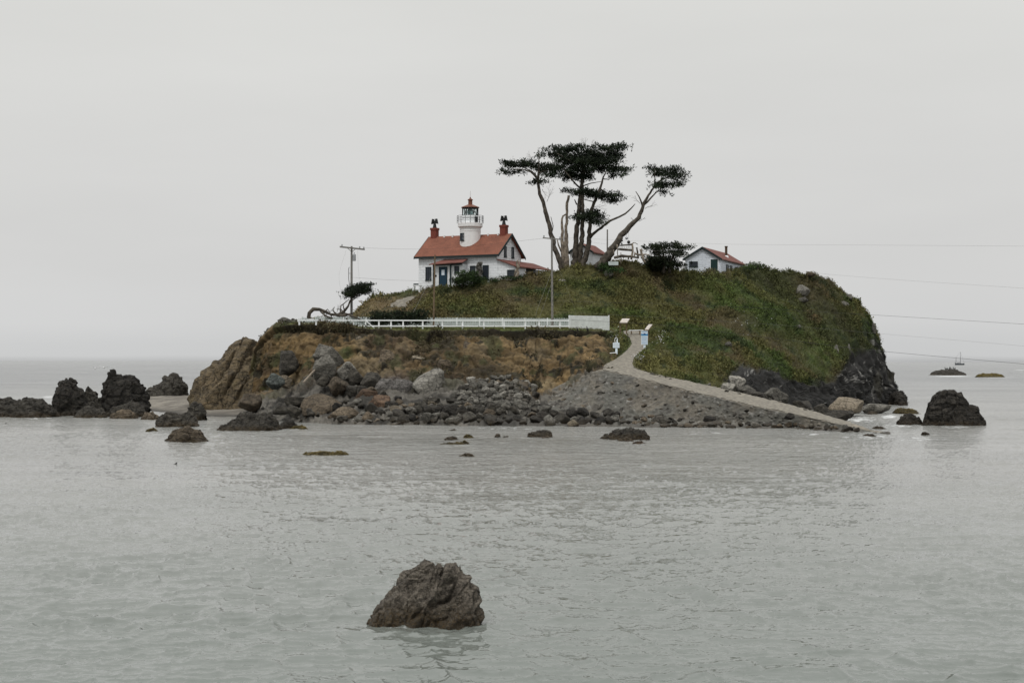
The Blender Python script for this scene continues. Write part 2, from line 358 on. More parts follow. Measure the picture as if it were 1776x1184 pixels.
h_ = nd(t, 'ShaderNodeMath', operation='MULTIPLY'); t.links.new(hh.outputs[0], h_.inputs[0]); ws = nd(t, 'ShaderNodeMapping'); ws.inputs['Scale'].default_value = (0.35, 1.0, 1.0); t.links.new(p, ws.inputs[0]); wn_ = noise_node(t, ws.outputs[0], 0.035, 5, 0.7)
sm = nd(t, 'ShaderNodeMath', operation='MULTIPLY'); t.links.new(sea, sm.inputs[0]); t.links.new(maprange(t, wn_.outputs[0], 0.35, 0.65, 0.35, 1.9), sm.inputs[1]); t.links.new(sm.outputs[0], h_.inputs[1])
bump(t, b, h_.outputs[0], 1.0, 0.055)
n3 = noise_node(t, p, 0.05, 3); cw = mixrgb(t, maprange(t, n3.outputs[0], 0.35, 0.65, 0, 1), (0.175, 0.177, 0.165), (0.225, 0.224, 0.21))
cw = mixrgb(t, maprange(t, sy.outputs[1], 170, 450, 0, 1), cw, mixrgb(t, maprange(t, wn_.outputs[0], 0.4, 0.6, 0, 1), (0.14, 0.145, 0.14), (0.085, 0.09, 0.09)))
bay = maprange(t, sy.outputs[1], 26, 85, 1.0, 0.0); t.links.new(mixrgb(t, bay, cw, (0.120, 0.135, 0.122)), b.inputs["Base Color"])
fa = nd(t, "ShaderNodeAttribute"); fa.attribute_name = "foam"
mf = nd(t, "ShaderNodeMapping"); mf.inputs["Scale"].default_value = (0.7, 0.28, 1.0); t.links.new(p, mf.inputs[0])
fn = noise_node(t, mf.outputs[0], 1.7, 7, 0.7)
fs = nd(t, "ShaderNodeMath", operation='ADD'); t.links.new(fa.outputs["Fac"], fs.inputs[0]); t.links.new(fn.outputs[0], fs.inputs[1])
ff = maprange(t, fs.outputs[0], 1.04, 1.30, 0, 0.8)
df = nd(t, "ShaderNodeBsdfDiffuse"); df.inputs[0].default_value = (0.78, 0.80, 0.80, 1)
ms = nd(t, "ShaderNodeMixShader"); t.links.new(ff, ms.inputs[0]); t.links.new(b.outputs[0], ms.inputs[1]); t.links.new(df.outputs[0], ms.inputs[2])
t.links.new(ms.outputs[0], t.nodes["Material Output"].inputs[0])

# ------------------------------------------------------------------ sea
def build_sea():
    pys = np.concatenate([np.array([627.0, 627.5, 628.2, 629.2]) , np.arange(630.5, 760, 0.8), np.arange(760, 1250, 0.95)])
    Ys = CAMH * F / (pys - 626.5); Ys = np.concatenate([[60000.0], Ys, [22, 15, 9]])
    ang = np.concatenate([np.linspace(-75, -21, 14)[:-1], np.linspace(-21, 21, 1000), np.linspace(21, 75, 14)[1:]])
    tx = np.tan(np.radians(ang)); Yg, Tg = np.meshgrid(Ys, tx, indexing='ij'); X = Yg * Tg
    P = np.stack([X * 0.55, Yg, np.zeros_like(X)], -1)
    a = 1 - 0.6 * sst(140, 420, Yg)
    R = np.stack([X * 0.85 + Yg * 0.15, Yg - 0.1 * X, 0 * X], -1)
    cr1 = np.clip(1 - 1.6 * np.abs(vn(R, 0.75, 21)), 0, 1) ** 2; cr2 = np.clip(1 - 1.6 * np.abs(vn(R, 1.9, 22)), 0, 1) ** 1.7; cr3 = np.clip(1 - 1.8 * np.abs(vn(R, 4.1, 23)), 0, 1) ** 2
    pat = 0.35 + 0.65 * sst(-0.25, 0.35, fbm(P, 0.11, 3, 24)); pat2 = 0.45 + 0.55 * sst(-0.3, 0.3, fbm(P, 0.3, 2, 25))
    z = 0.06 * fbm(R, 0.22, 2, 11) + (0.070 + 0.05 * (1 - sst(30, 60, Yg))) * cr1 * pat + (0.062 + 0.022 * (1 - sst(35, 75, Yg))) * cr2 * pat2 + 0.024 * cr3
    z *= a * (0.65 + 0.5 * (fbm(P, 0.06, 2, 5) + 0.3))
    V = np.stack([X, Yg, z], -1)
    px = Tg * F + CX; py = 626.5 + CAMH * F / Yg
    foam = np.zeros_like(px)
    for (cx, cy, rx, ry, s) in [(1490, 727, 80, 11, .62), (1560, 738, 70, 6, .58), (1500, 757, 110, 9, .58), (1600, 760, 120, 9, .56), (1410, 752, 60, 5, .6),
        (1540, 722, 30, 6, .7), (1655, 740, 70, 3, .6), (1650, 651, 60, 1.8, .75), (1725, 653, 60, 1.4, .7), (1770, 640, 25, 1.0, .7), (300, 706, 25, 9, .7), (85, 690, 25, 4, .65),
        (60, 727, 100, 3, .55), (330, 772, 40, 2, .48), (180, 730, 90, 3, .5), (430, 752, 60, 3, .42), (640, 740, 160, 4, .5), (880, 743, 160, 5, .52), (1000, 757, 180, 10, .46), (1230, 750, 160, 6, .52),
        (740, 1092, 120, 6, .52), (690, 1094, 60, 4, .50), (840, 1086, 22, 8, .5), (450, 1050, 90, 8, .36), (860, 1055, 30, 14, .4), (1650, 1160, 150, 30, .36), (950, 830, 120, 20, .34), (220, 1090, 100, 20, .34)]:
        d = ((px - cx) / rx) ** 2 + ((py - cy) / ry) ** 2
        foam = np.maximum(foam, s * np.exp(-d * 0.9))
    me = np_mesh("sea", V, grid_faces(*X.shape)[:, ::-1], M['water'], attrs={"foam": foam})
    tag(obj("water", me), kind="structure")
build_sea()

# ------------------------------------------------------------------ terrain
PATH = np.array([(1080, 1112, 574, 178), (1082, 1113, 578, 176), (1093, 1119, 588, 172.5), (1096, 1121, 597, 169.5), (1090, 1117, 606, 166.5), (1079, 1104, 616, 163.5),
                 (1068, 1098, 624, 160.5), (1052, 1097, 632, 158), (1042, 1100, 640, 155.8)], float)
def curve(pts, pxs, smooth=6):
    a = np.array([(p[0], p[1] if len(p) == 3 else pyof(p[0], p[3], p[2]), p[2]) for p in pts], float)
    Yv = np.interp(pxs, a[:, 0], a[:, 2]); Zk = zof(a[:, 0], a[:, 1], a[:, 2]); Zv = np.interp(pxs, a[:, 0], Zk)
    if smooth:
        k = np.exp(-0.5 * (np.arange(-12, 13) / smooth) ** 2); k /= k.sum()
        Yv = np.convolve(np.pad(Yv, 12, mode='edge'), k, 'valid'); Zv = np.convolve(np.pad(Zv, 12, mode='edge'), k, 'valid')
    return Yv, Zv
def z4(px, Y, z): return (px, None, Y, z)

GRASS = {}
def hillcolor(px, py, P):
    n1 = fbm(P, 0.16, 4, 40); n2 = fbm(P, 0.45, 4, 50); n3 = fbm(P, 0.09, 3, 60); n4 = fbm(P, 1.3, 3, 65)
    olive = np.array([0.098, 0.093, 0.032]); brown = np.array([0.092, 0.073, 0.036]); green = np.array([0.050, 0.073, 0.019]); dark = np.array([0.020, 0.029, 0.010])
    bright = np.array([0.078, 0.112, 0.028]); tan = np.array([0.17, 0.125, 0.065])
    c = mixc(olive, brown, sst(-0.05, 0.3, n1)); c = mixc(c, green, sst(0.0, 0.25, n3 + 0.35 * n2 + 0.0))
    c = mixc(c, dark * 1.5, sst(-0.1, 0.25, fbm(np.stack([P[..., 0] * 0.62 + P[..., 2] * 0.79, P[..., 0] * 0.15, 0 * px], -1), 0.22, 3, 98)) * sst(1200, 1330, px) * 0.65)
    def blob(cx, cy, rx, ry, rot=0):
        a = math.radians(rot); dx = px - cx; dy = py - cy; u = dx * math.cos(a) + dy * math.sin(a); v = -dx * math.sin(a) + dy * math.cos(a)
        return np.exp(-((u / rx) ** 2 + (v / ry) ** 2) * 1.2)
    for (B, colr, k) in [((1275, 515, 75, 20, 28), bright, 1.1), ((1060, 540, 90, 9, 4), bright, 0.9), ((1420, 618, 40, 30, 30), bright, 0.9), ((1180, 600, 60, 12, 40), green, 0.9), ((1350, 560, 90, 30, 25), green, 0.9), ((1020, 490, 70, 12, 5), green, 0.6),
                        ((850, 497, 90, 9, -8), brown, 1.1), ((1090, 470, 40, 12, 0), brown, 1.0), ((1420, 500, 50, 25, 30), brown, .8), ((700, 545, 110, 12, 0), tan * 0.75, 1.0), ((660, 525, 35, 14, -20), tan, 1.0), ((900, 520, 60, 10, 10), brown, 0.8), ((1150, 640, 60, 20, 40), olive * 1.4, 1.0),
                        ((1412, 545, 14, 8, 30), np.array([0.13, 0.085, 0.048]), 0.9), ((1075, 590, 14, 20, 0), olive * 1.5, 1.0)]:
        c = mixc(c, colr, np.clip(k * blob(*B) * (1 + 1.2 * n2), 0, 1))
    c = mixc(c, dark, sst(0.12, 0.4, n4 * 0.6 + n2 * 0.7 + n3 * 0.3) * 0.85)
    return c * (1 + 0.22 * n4 + 0.25 * n2)[..., None]

def build_terrain():
    pxs = np.arange(425, 1583, 1.45)
    W0 = [z4(425, 150, -1.2), z4(900, 139, -1.2), z4(930, 140, -1.2), z4(1250, 144, -1.2), z4(1300, 152, -1.2), z4(1440, 178, -1.5), z4(1582, 215, -1.5)]
    W = [z4(425, 160, 0.0), z4(600, 147.5, 0.1), z4(900, 144, 0.1), z4(930, 146, 0.0), z4(1250, 146, -0.2), z4(1300, 156, -0.2), z4(1440, 182, -0.2), z4(1582, 219, -0.4)]
    T = [(425, 690, 178), (470, 680, 172), (520, 668, 166), (560, 652, 162), (620, 660, 159), (700, 668, 157), (780, 664, 156.5), (900, 664, 157), (925, 690, 156.5), (960, 674, 157.5), (1000, 657, 157.7),
         (1040, 641, 157), (1060, 638, 157), (1097, 634, 157.5), (1130, 648, 153.7), (1180, 661, 151.6), (1250, 674, 150), (1262, 690, 152), (1290, 694, 157), (1350, 700, 165), (1440, 709, 186), (1500, 702, 207), (1560, 699, 221), (1582, 703, 225)]
    K = [(425, 690, 179), (440, 620, 178), (455, 582, 177), (480, 565, 175), (500, 562, 173), (560, 563, 170), (600, 566, 168), (640, 571, 166.5), (700, 573.5, 165), (1000, 573.5, 165), (1040, 574, 167), (1065, 577, 171), (1100, 576, 177), (1120, 578, 176), (1150, 586, 169), (1200, 612, 163),
         (1250, 650, 155), (1275, 655, 162), (1330, 645, 170), (1400, 645, 186), (1450, 645, 198), (1500, 640, 210), (1540, 655, 219), (1560, 690, 223), (1582, 708, 226)]
    Lc = [(425, 690, 182), (440, 619, 181), (480, 566, 178), (520, 560, 177), (620, 566, 176), (1000, 567, 176), (1045, 568, 177), (1065, 568, 180), (1100, 569, 184), (1130, 572, 180), (1200, 585, 174), (1250, 600, 172), (1300, 600, 178), (1400, 600, 195), (1480, 590, 210), (1530, 622, 220), (1560, 688, 224), (1582, 707, 227)]
    Mc = [(425, 690, 186), (440, 618, 188), (480, 565.5, 185), (520, 558.5, 184), (610, 559, 184), (640, 545, 184), (690, 538, 184), (730, 530, 183), (800, 527, 181), (1000, 515, 182), (1100, 520, 187), (1200, 525, 189), (1300, 520, 196), (1400, 530, 208), (1480, 550, 217), (1530, 616, 223), (1560, 687, 226), (1582, 707, 229)]
    C = [(425, 690, 192), (440, 617, 194), (480, 564.5, 194), (520, 557.5, 195), (600, 558, 197), (620, 540, 198), (640, 515, 200), (652, 511, 201), (690, 509, 202), (712, 503, 197), (730, 500, 191.5), (760, 496, 189), (840, 489, 186.5), (880, 482, 186), (920, 475, 188), (960, 468, 190), (1000, 461, 191),
         (1040, 456, 192), (1070, 455, 193), (1110, 458, 194), (1140, 464, 196), (1190, 470, 198), (1250, 471, 199), (1275, 470, 204), (1295, 464, 208), (1320, 461, 210), (1345, 466, 212), (1375, 469, 214), (1408, 472, 216), (1440, 487, 219), (1465, 500, 221), (1487, 520, 222), (1508, 548, 224), (1522, 575, 225), (1530, 610, 226), (1538, 640, 227), (1552, 672, 229), (1568, 694, 231), (1582, 709, 233)]
    def behind(cv, dY, dz):
        return [(p[0], None, p[2] + dY, float(zof(p[0], p[1], p[2])) + dz) for p in cv]
    Pc = behind(C, 26, -0.4); B = [(p[0], None, p[2] + 60, -3.0) for p in C]
    curves = [(W0, 4), (W, 44), (T, 92), (K, 12), (Lc, 52), (Mc, 56), (C, 12), (Pc, 12), (B, 0)]
    cv = [curve(c, pxs, 3.0 if i == 6 else 5) for i, (c, n) in enumerate(curves)]
    rows = []; seg = []
    for i in range(len(curves) - 1):
        n = curves[i][1]
        for k in range(n):
            u = k / n; rows.append((cv[i][0] * (1 - u) + cv[i+1][0] * u, cv[i][1] * (1 - u) + cv[i+1][1] * u)); seg.append(i + u)
    rows.append(cv[-1]); seg.append(8.0)
    Y = np.array([r[0] for r in rows]); Z = np.array([r[1] for r in rows]); seg = np.array(seg)[:, None] * np.ones_like(Y)
    PX = np.ones_like(Y) * pxs[None, :]
    PY = pyof(PX, Z, Y)
    # the path comes down through the notch between cliff and hillside
    Lp = np.interp(PY, PATH[:, 2], PATH[:, 0]); Rp = np.interp(PY, PATH[:, 2], PATH[:, 1]); Yp = np.interp(PY, PATH[:, 2], PATH[:, 3])
    dist = np.maximum(np.maximum(Lp - PX, PX - Rp), 0); inr = sst(568, 576, PY) * (1 - sst(640, 646, PY)) * (seg > 1.9) * (seg < 4.6)
    wgt = (1 - sst(2, 24, dist)) * inr
    Y = Y * (1 - wgt) + Yp * wgt; Z = zof(PX, PY, Y)
    flat = (1 - sst(2, 9, dist)) * inr
    X = (PX - CX) / F * Y; G = np.stack([X, Y, Z], -1); nrm = grid_normals(G)
    P = G
    low = sst(0.9, 1.3, seg) ;
    earth = sst(1.7, 2.02, seg) * (1 - sst(2.97, 3.0, seg)) * (1 - sst(1045, 1085, PX))
    rockb = np.interp(PX, [1240, 1262, 1290, 1330, 1370, 1400, 1425, 1445, 1458, 1475, 1500, 1530, 1560], [690, 650, 634, 636, 648, 662, 668, 660, 628, 616, 612, 606, 585])
    rockz = sst(-8, 6, PY - rockb + 16 * fbm(P, 0.25, 4, 77)) * sst(1245, 1268, PX) * (seg < 6.3)
    edge = sst(1502, 1528, PX + 20 * fbm(P, 0.2, 4, 78)) * sst(0.0, 0.25, fbm(P, 0.22, 4, 79) + 0.12) * (seg < 6.6)
    rockz = np.maximum(rockz, edge)
    earth = np.maximum(earth, (1 - sst(478, 500, PX)) * (seg > 1.7) * (seg < 6.5))
    lawn = ((seg >= 3.0) & (seg <= 4.0) & (PX < 1072)).astype(float)
    beach = (1 - sst(1.95, 2.05, seg)) * (PX < 1262)
    lawn = lawn * (PX > 500)
    grass = np.clip(1 - earth - rockz - lawn - beach, 0, 1)
    w1, w2, wid = worley(P * np.array([1, 1, 0.8]), 0.55, 3)
    gul = ridge(P * np.array([1.0, 0.5, 0.25]), 0.42, 4, 91)
    d_earth = 0.55 * fbm(P, 0.25, 3, 1) + 0.42 * gul + 0.36 * fbm(P, 1.1, 4, 2) - 0.18 * np.exp(-(w2 - w1) * 9) + 0.3 * (wid - .5) + 0.20 * ridge(P * np.array([1, 1, .6]), 1.9, 3, 94)
    Q = P @ np.array([[0.85, 0, 0.5], [0, 1, 0], [-0.5, 0, 0.85]]); Q = Q * np.array([0.35, 0.6, 1.5])
    d_rock = 1.3 * fbm(P, 0.13, 3, 5) + 0.75 * ridge(Q, 0.55, 4, 6) + 0.55 * (wid - 0.5) + 0.25 * fbm(P, 1.6, 3, 8) - 0.75 * sst(1480, 1530, PX)
    h1, h2, hid = worley(P, 0.42, 23)
    d_gr = 0.6 * fbm(P, 0.2, 3, 9) + 0.62 * (0.55 - h1) * (0.5 + sst(1100, 1250, PX)) + 0.30 * ridge(P, 0.8, 3, 10) + 0.14 * fbm(P, 2.6, 2, 12) - 0.28 - 0.35 * sst(1280, 1400, PX) * sst(5.0, 5.6, seg)
    lip = np.exp(-((seg - 2.985) / 0.02) ** 2) * 0.22 - np.exp(-((seg - 2.90) / 0.045) ** 2) * 0.65
    vg = ridge(P * np.array([1.0, 0.6, 0.12]), 0.8, 3, 93); d_earth = d_earth + lip + 0.22 * vg
    d = earth * d_earth + rockz * d_rock * 0.9 + grass * d_gr + beach * (0.35 * fbm(P, 0.6, 3, 14) + 0.10 * fbm(P, 2.2, 3, 16) + 0.9 * np.clip(0.5 - worley(P, 1.3, 88)[0], 0, 1) + 0.5 * np.clip(0.5 - worley(P, 2.8, 89)[0], 0, 1)) + lawn * 0.05 * fbm(P, 0.8, 2, 15)
    ug = P[..., 0] * 0.62 + P[..., 2] * 0.79 + 2.2 * fbm(P, 0.09, 2, 96); UG = np.stack([ug, P[..., 0] * 0.12, ug * 0], -1)
    big = (ridge(UG, 0.13, 2, 97) - 0.25) * 1.5 * sst(1110, 1180, PX) * (1 - sst(1470, 1520, PX)) * sst(2.05, 2.4, seg) * (1 - sst(5.7, 6.0, seg))
    d = d + big * (grass + rockz * 0.6)
    d *= (1 - flat)
    d *= np.where(seg < 1.0, 0.3, 1.0)
    near = np.exp(-((seg - 3.0) / 0.05) ** 2) * (PX < 1040); d = d * (1 - 0.6 * near) + near * 0.1
    G2 = G + nrm * d[..., None]
    # colours of the ground; the turf gets leaf-gap shade painted in
    e1 = fbm(P, 0.3, 4, 101); e2 = fbm(P, 0.9, 4, 102); e3 = fbm(P, 0.14, 3, 103); e4 = fbm(P * np.array([1.6, 1, 0.45]), 1.3, 3, 104)
    ochre = np.array([0.165, 0.110, 0.048]); tanc = np.array([0.19, 0.145, 0.082]); brn = np.array([0.080, 0.054, 0.029]); dk = np.array([0.026, 0.022, 0.013])
    ce = mixc(brn, tanc, sst(-0.12, 0.2, e1)); ce = mixc(ce, ochre, np.clip(sst(-0.15, 0.1, e3) * 0.8, 0, 1))
    ce = mixc(ce, dk, sst(0.03, 0.24, e2 * 0.7 + e1 * -0.4 + e4 * 0.5)); 
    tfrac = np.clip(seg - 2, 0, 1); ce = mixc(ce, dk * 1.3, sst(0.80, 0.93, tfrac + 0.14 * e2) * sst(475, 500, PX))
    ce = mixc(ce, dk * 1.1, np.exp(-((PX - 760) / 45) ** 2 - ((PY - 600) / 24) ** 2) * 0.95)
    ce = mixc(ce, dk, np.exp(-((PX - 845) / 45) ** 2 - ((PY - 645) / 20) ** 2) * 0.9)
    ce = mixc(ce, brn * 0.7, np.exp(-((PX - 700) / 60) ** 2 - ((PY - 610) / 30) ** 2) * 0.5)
    ce = mixc(ce, ochre * 1.15, np.exp(-((PX - 515) / 50) ** 2 - ((PY - 600) / 17) ** 2) * 0.95)
    ce = mixc(ce, np.array([0.03, 0.05, 0.01]), np.exp(-((PX - 603) / 10) ** 2 - ((PY - 613) / 7) ** 2))
    ce = mixc(ce, np.array([0.10, 0.095, 0.10]), np.exp(-((PX - 690) / 45) ** 2 - ((PY - 665) / 14) ** 2) * 0.8)
    ce = ce * (1 - 0.5 * np.exp(-(w2 - w1) * 22) * (e1 > -0.1))[..., None]; ce = mixc(ce, np.array([0.05, 0.052, 0.02]), sst(0.12, 0.3, fbm(P, 0.5, 4, 105)) * 0.8)
    lay = fbm(np.stack([P[..., 0] * 0.12, P[..., 1] * 0.1, P[..., 2] * 1.6 + 0.5 * fbm(P, 0.3, 2, 107)], -1), 1.0, 3, 108); ce = ce * (1 + 0.55 * lay)[..., None]
    ce = ce * (0.70 + 0.34 * e2 + 0.3 * e4)[..., None]
    cr = mixc(np.array([0.005, 0.005, 0.0045]), np.array([0.016, 0.0155, 0.0145]), sst(-0.2, 0.3, ridge(Q, 0.9, 4, 33)))
    cr = mixc(cr, np.array([0.20, 0.195, 0.18]), sst(0.36, 0.44, fbm(P, 0.8, 5, 34, 0.65) + 0.22 * edge) * 0.75)
    cr = mixc(cr, np.array([0.035, 0.033, 0.026]), edge * sst(-.1, .2, e1))
    ch = hillcolor(PX, PY, P)
    ln = mixc(np.array([0.085, 0.098, 0.030]), np.array([0.10, 0.085, 0.04]), sst(0.0, 0.3, e1))
    cb = mixc(np.array([0.030, 0.028, 0.024]), np.array([0.095, 0.088, 0.076]), sst(-0.2, 0.3, e2))
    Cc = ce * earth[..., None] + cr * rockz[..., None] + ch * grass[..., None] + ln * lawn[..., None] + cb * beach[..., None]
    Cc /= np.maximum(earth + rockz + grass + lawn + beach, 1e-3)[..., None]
    leafcol = np.clip(Cc, 0.004, 0.8); Cc = np.clip(Cc * (1 - 0.35 * grass * (1 - lawn))[..., None], 0.004, 0.8)  # turf ground darkened: dark soil and thatch, plus painted shade between leaves
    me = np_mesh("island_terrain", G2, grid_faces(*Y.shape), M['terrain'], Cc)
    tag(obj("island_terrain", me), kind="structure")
    # the old path that climbs to the house, a sheet 5 cm above the ground
    poly = np.array([(680, 534), (668, 533), (690, 520), (716, 513), (722, 515), (712, 524), (704, 534)], float)
    def inside(px, py, pl):
        r = np.zeros(px.shape, bool); j = len(pl) - 1
        for i in range(len(pl)):
            xi, yi = pl[i]; xj, yj = pl[j]
            r ^= ((yi > py) != (yj > py)) & (px < (xj - xi) * (py - yi) / (yj - yi + 1e-9) + xi); j = i
        return r
    pyn = pyof(PX, G2[..., 2], G2[..., 1]); m = inside(PX, pyn, poly) & (seg > 4.0) & (seg < 6); GRASS['pathm'] = m.astype(float)
    ids = grid_faces(*Y.shape); keep = m.ravel()[ids].all(1)
    if keep.any():
        f = ids[keep]; u, inv = np.unique(f, return_inverse=True)
        n2 = grid_normals(G2); VV = (G2 + n2 * 0.07).reshape(-1, 3)[u]
        tag(obj("path_to_house", np_mesh("path_to_house", VV, inv.reshape(-1, 4), M['path'])), kind="structure")
    GRASS.update(G=G2, PX=PX, PY=pyof((G2[..., 0] / G2[..., 1]) * F + CX, G2[..., 2], G2[..., 1]), col=leafcol, grass=grass * (1 - flat), lawn=lawn, earth=earth, seg=seg, nrm=grid_normals(G2), pxs=pxs)
    # path sheets
    v = []; 
    Pt = []
    for py in np.linspace(575, 641, 60):
        a = np.interp(py, PATH[:, 2], PATH[:, 0]); bb = np.interp(py, PATH[:, 2], PATH[:, 1]); yy = np.interp(py, PATH[:, 2], PATH[:, 3])
        r = []
        for k, u in enumerate(np.linspace(0, 1, 14)):
            x = a + (bb - a) * u + (random.uniform(-.8, .8) if k in (0, 13) else 0)
            q = at(x, py, yy); r.append((q.x, q.y, q.z + 0.09 + 0.02 * math.sin(u * 3.14)))
        Pt.append(r)
    Pt = np.array(Pt)
    return Pt
random.seed(7)
upper_path = build_terrain()

def build_causeway():
    pxs = np.arange(896, 1545, 1.3)
    G0 = [z4(896, 139, -1), z4(1300, 137, -1), z4(1400, 134, -1), z4(1545, 128, -1)]
    G1 = [(896, 738.5, 144.6), (1100, 740.5, 142), (1300, 742, 140), (1400, 744, 137.8), (1500, 750, 131), (1545, 752, 129)]
    G2 = [(896, 722, 149), (930, 713, 150), (1000, 713, 149), (1080, 716, 148), (1200, 730, 144.6), (1350, 739, 140.6), (1450, 745, 136.8), (1545, 752.5, 129.8)]
    G3 = [(896, 718, 155), (925, 702, 156), (960, 672, 157.3), (1000, 655, 156.8), (1040, 641, 155), (1100, 654, 151.5), (1200, 680, 147), (1300, 703, 143), (1400, 724, 139), (1470, 740, 136), (1545, 752, 130.5)]
    G4 = [(896, 718, 158), (925, 702, 159), (960, 672, 160), (1000, 653, 159), (1040, 635, 157.8), (1100, 638.5, 156), (1130, 647, 154.5), (1180, 658, 152), (1250, 673.5, 149.5), (1300, 685, 147.5), (1350, 696.5, 145.5), (1400, 710, 143), (1440, 722, 140.5), (1500, 741, 136), (1545, 750, 132)]
    G5 = [z4(896, 163, -1), z4(1250, 158, -1), z4(1545, 140, -1)]
    cs = [(G0, 5), (G1, 20), (G2, 70), (G3, 26), (G4, 16), (G5, 0)]
    cv = [curve(c, pxs, 5) for c, n in cs]; rows = []; seg = []
    for i in range(5):
        for k in range(cs[i][1]):
            u = k / cs[i][1]; rows.append((cv[i][0]*(1-u)+cv[i+1][0]*u, cv[i][1]*(1-u)+cv[i+1][1]*u)); seg.append(i+u)
    rows.append(cv[-1]); seg.append(5)
    Y = np.array([r[0] for r in rows]); Z = np.array([r[1] for r in rows]); seg = np.array(seg)[:, None] * np.ones_like(Y); PX = np.ones_like(Y) * pxs
    G = np.stack([(PX - CX) / F * Y, Y, Z], -1); nrm = grid_normals(G); P = G
    w1, w2, wid = worley(P, 1.1, 41); x1, x2, xid = worley(P, 2.6, 42)
    rough = sst(0.6, 1.2, seg) * (1 - sst(2.93, 3.05, seg)); rough = rough + sst(4.0, 4.4, seg) * 0.6
    lump = np.where(wid > 0.5, np.clip(0.45 - w1, 0, 1), 0) * 1.1 + np.where(xid > 0.4, np.clip(0.45 - x1, 0, 1), 0) * 0.9
    d = rough * (0.32 * fbm(P, 0.25, 3, 43) + 0.10 * fbm(P, 1.1, 3, 44) + 0.6 * lump + 0.05 * fbm(P, 4.0, 2, 45)) + 0.25 * fbm(P, 0.35, 3, 47) * sst(1470, 1500, PX)
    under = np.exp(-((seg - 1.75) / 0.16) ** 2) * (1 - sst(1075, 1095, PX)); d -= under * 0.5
    G2_ = G + nrm * d[..., None]
    n1 = fbm(P, 0.3, 4, 51); n2 = fbm(P, 1.4, 4, 52)
    c = mixc(np.array([0.082, 0.080, 0.070]), np.array([0.105, 0.095, 0.078]), sst(-0.15, 0.25, n1)); c = mixc(c, np.array([0.18, 0.175, 0.16]), sst(0.05, 0.25, lump) * (xid > 0.6) * 0.8)
    c = mixc(c, np.array([0.05, 0.047, 0.042]), sst(0.15, 0.4, n2) * 0.7)
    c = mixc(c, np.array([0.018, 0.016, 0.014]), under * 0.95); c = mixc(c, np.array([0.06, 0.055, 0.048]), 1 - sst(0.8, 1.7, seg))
    top = sst(2.95, 3.05, seg) * (1 - sst(3.95, 4.1, seg)); c = mixc(c, np.array([0.165, 0.148, 0.12]), top)
    c = c * (1 + 0.3 * n2)[..., None]
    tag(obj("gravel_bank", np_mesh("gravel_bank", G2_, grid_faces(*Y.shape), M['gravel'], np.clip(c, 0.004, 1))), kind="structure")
    # the path on top of it
    pp = np.arange(1046, 1478, 1.5); A = curve(G3, pp, 4); Bc = curve(G4, pp, 4); R = []
    for k, u in enumerate(np.linspace(0.03, 0.97, 12)):
        uu = u + ((0.07 * vn(np.stack([pp * 0.13, pp * 0 + k, pp * 0], -1)) + 0.05 * vn(np.stack([pp * 0.5, pp * 0 + k, pp * 0], -1))) * (1 if k == 0 else 0.6) if k in (0, 11) else 0)
        yy = A[0] * (1 - uu) + Bc[0] * uu; zz = A[1] * (1 - uu) + Bc[1] * uu
        R.append(np.stack([(pp - CX) / F * yy, yy, zz + 0.05 + 0.03 * np.sin(u * 3.14)], -1))
    R = np.array(R); f1 = grid_faces(*R.shape[:2]); f2 = grid_faces(*upper_path.shape[:2])[:, ::-1] + R.shape[0] * R.shape[1]
    V = np.concatenate([R.reshape(-1, 3), upper_path.reshape(-1, 3)])
    tag(obj("path", np_mesh("path", V, np.concatenate([f1, f2]), M['path'])), kind="structure")
    return dict(G=G2_, pxs=pxs)
CAUSE = build_causeway()

def build_beach():
    pxs = np.arange(225, 700, 2.5); Ys = np.linspace(145, 232, 90); PXg, Yg = np.meshgrid(pxs, Ys)
    front = np.interp(PXg, [225, 260, 330, 430, 520, 620, 700], [196, 186, 172, 164, 155, 149, 146])
    z = np.clip((Yg - front) * 0.055, -1, 0.95) + 0.0 ; z -= sst(0, 1, (262 - PXg) / 40) * 1.6
    P = np.stack([(PXg - CX) / F * Yg, Yg, 0 * Yg], -1); z = z + 0.16 * fbm(P, 0.25, 4, 71) + 0.05 * fbm(P, 1.5, 3, 72)
    V = np.stack([P[..., 0], Yg, z], -1); n = fbm(P, 0.5, 4, 73)
    c = mixc(np.array([0.105, 0.095, 0.08]), np.array([0.17, 0.155, 0.13]), sst(-.2, .3, n)); c = mixc(np.array([0.05, 0.046, 0.04]), c, sst(0.05, 0.4, z))
    tag(obj("beach", np_mesh("beach", V, grid_faces(*Yg.shape), M['gravel'], c)), kind="structure")
    return V
BEACH = build_beach()

def ground(px, py):
    """first point of the modelled ground along the line of sight through (px, py): used to stand things on it"""
    best = None
    for S in (GRASS, CAUSE):
        pxs = S['pxs']; j = int(round((px - pxs[0]) / (pxs[1] - pxs[0])))
        if j < 0 or j >= len(pxs): continue
        c = S['G'][:, j]; pyc = pyof(c[:, 0] / c[:, 1] * F + CX, c[:, 2], c[:, 1])
        k = np.where(pyc <= py)[0]
        if len(k) and (best is None or c[k[0], 1] < best[1]): best = c[k[0]]
    if px < 700:
        k = None; V = BEACH; j = int(round((px - 225) / 2.5))
        if 0 <= j < V.shape[1]:
            c = V[:, j]; pyc = pyof(px, c[:, 2], c[:, 1]); kk = np.where((pyc <= py) & (c[:, 2] > 0))[0]
            if len(kk) and (best is None or c[kk[0], 1] < best[1]): best = c[kk[0]]
    return best
def groundY(px, py, default=None):
    g = ground(px, py)
    if g is None or (py > 735 and g[1] > 160): return default or waterY(px, max(py, 640))
    return float(g[1])

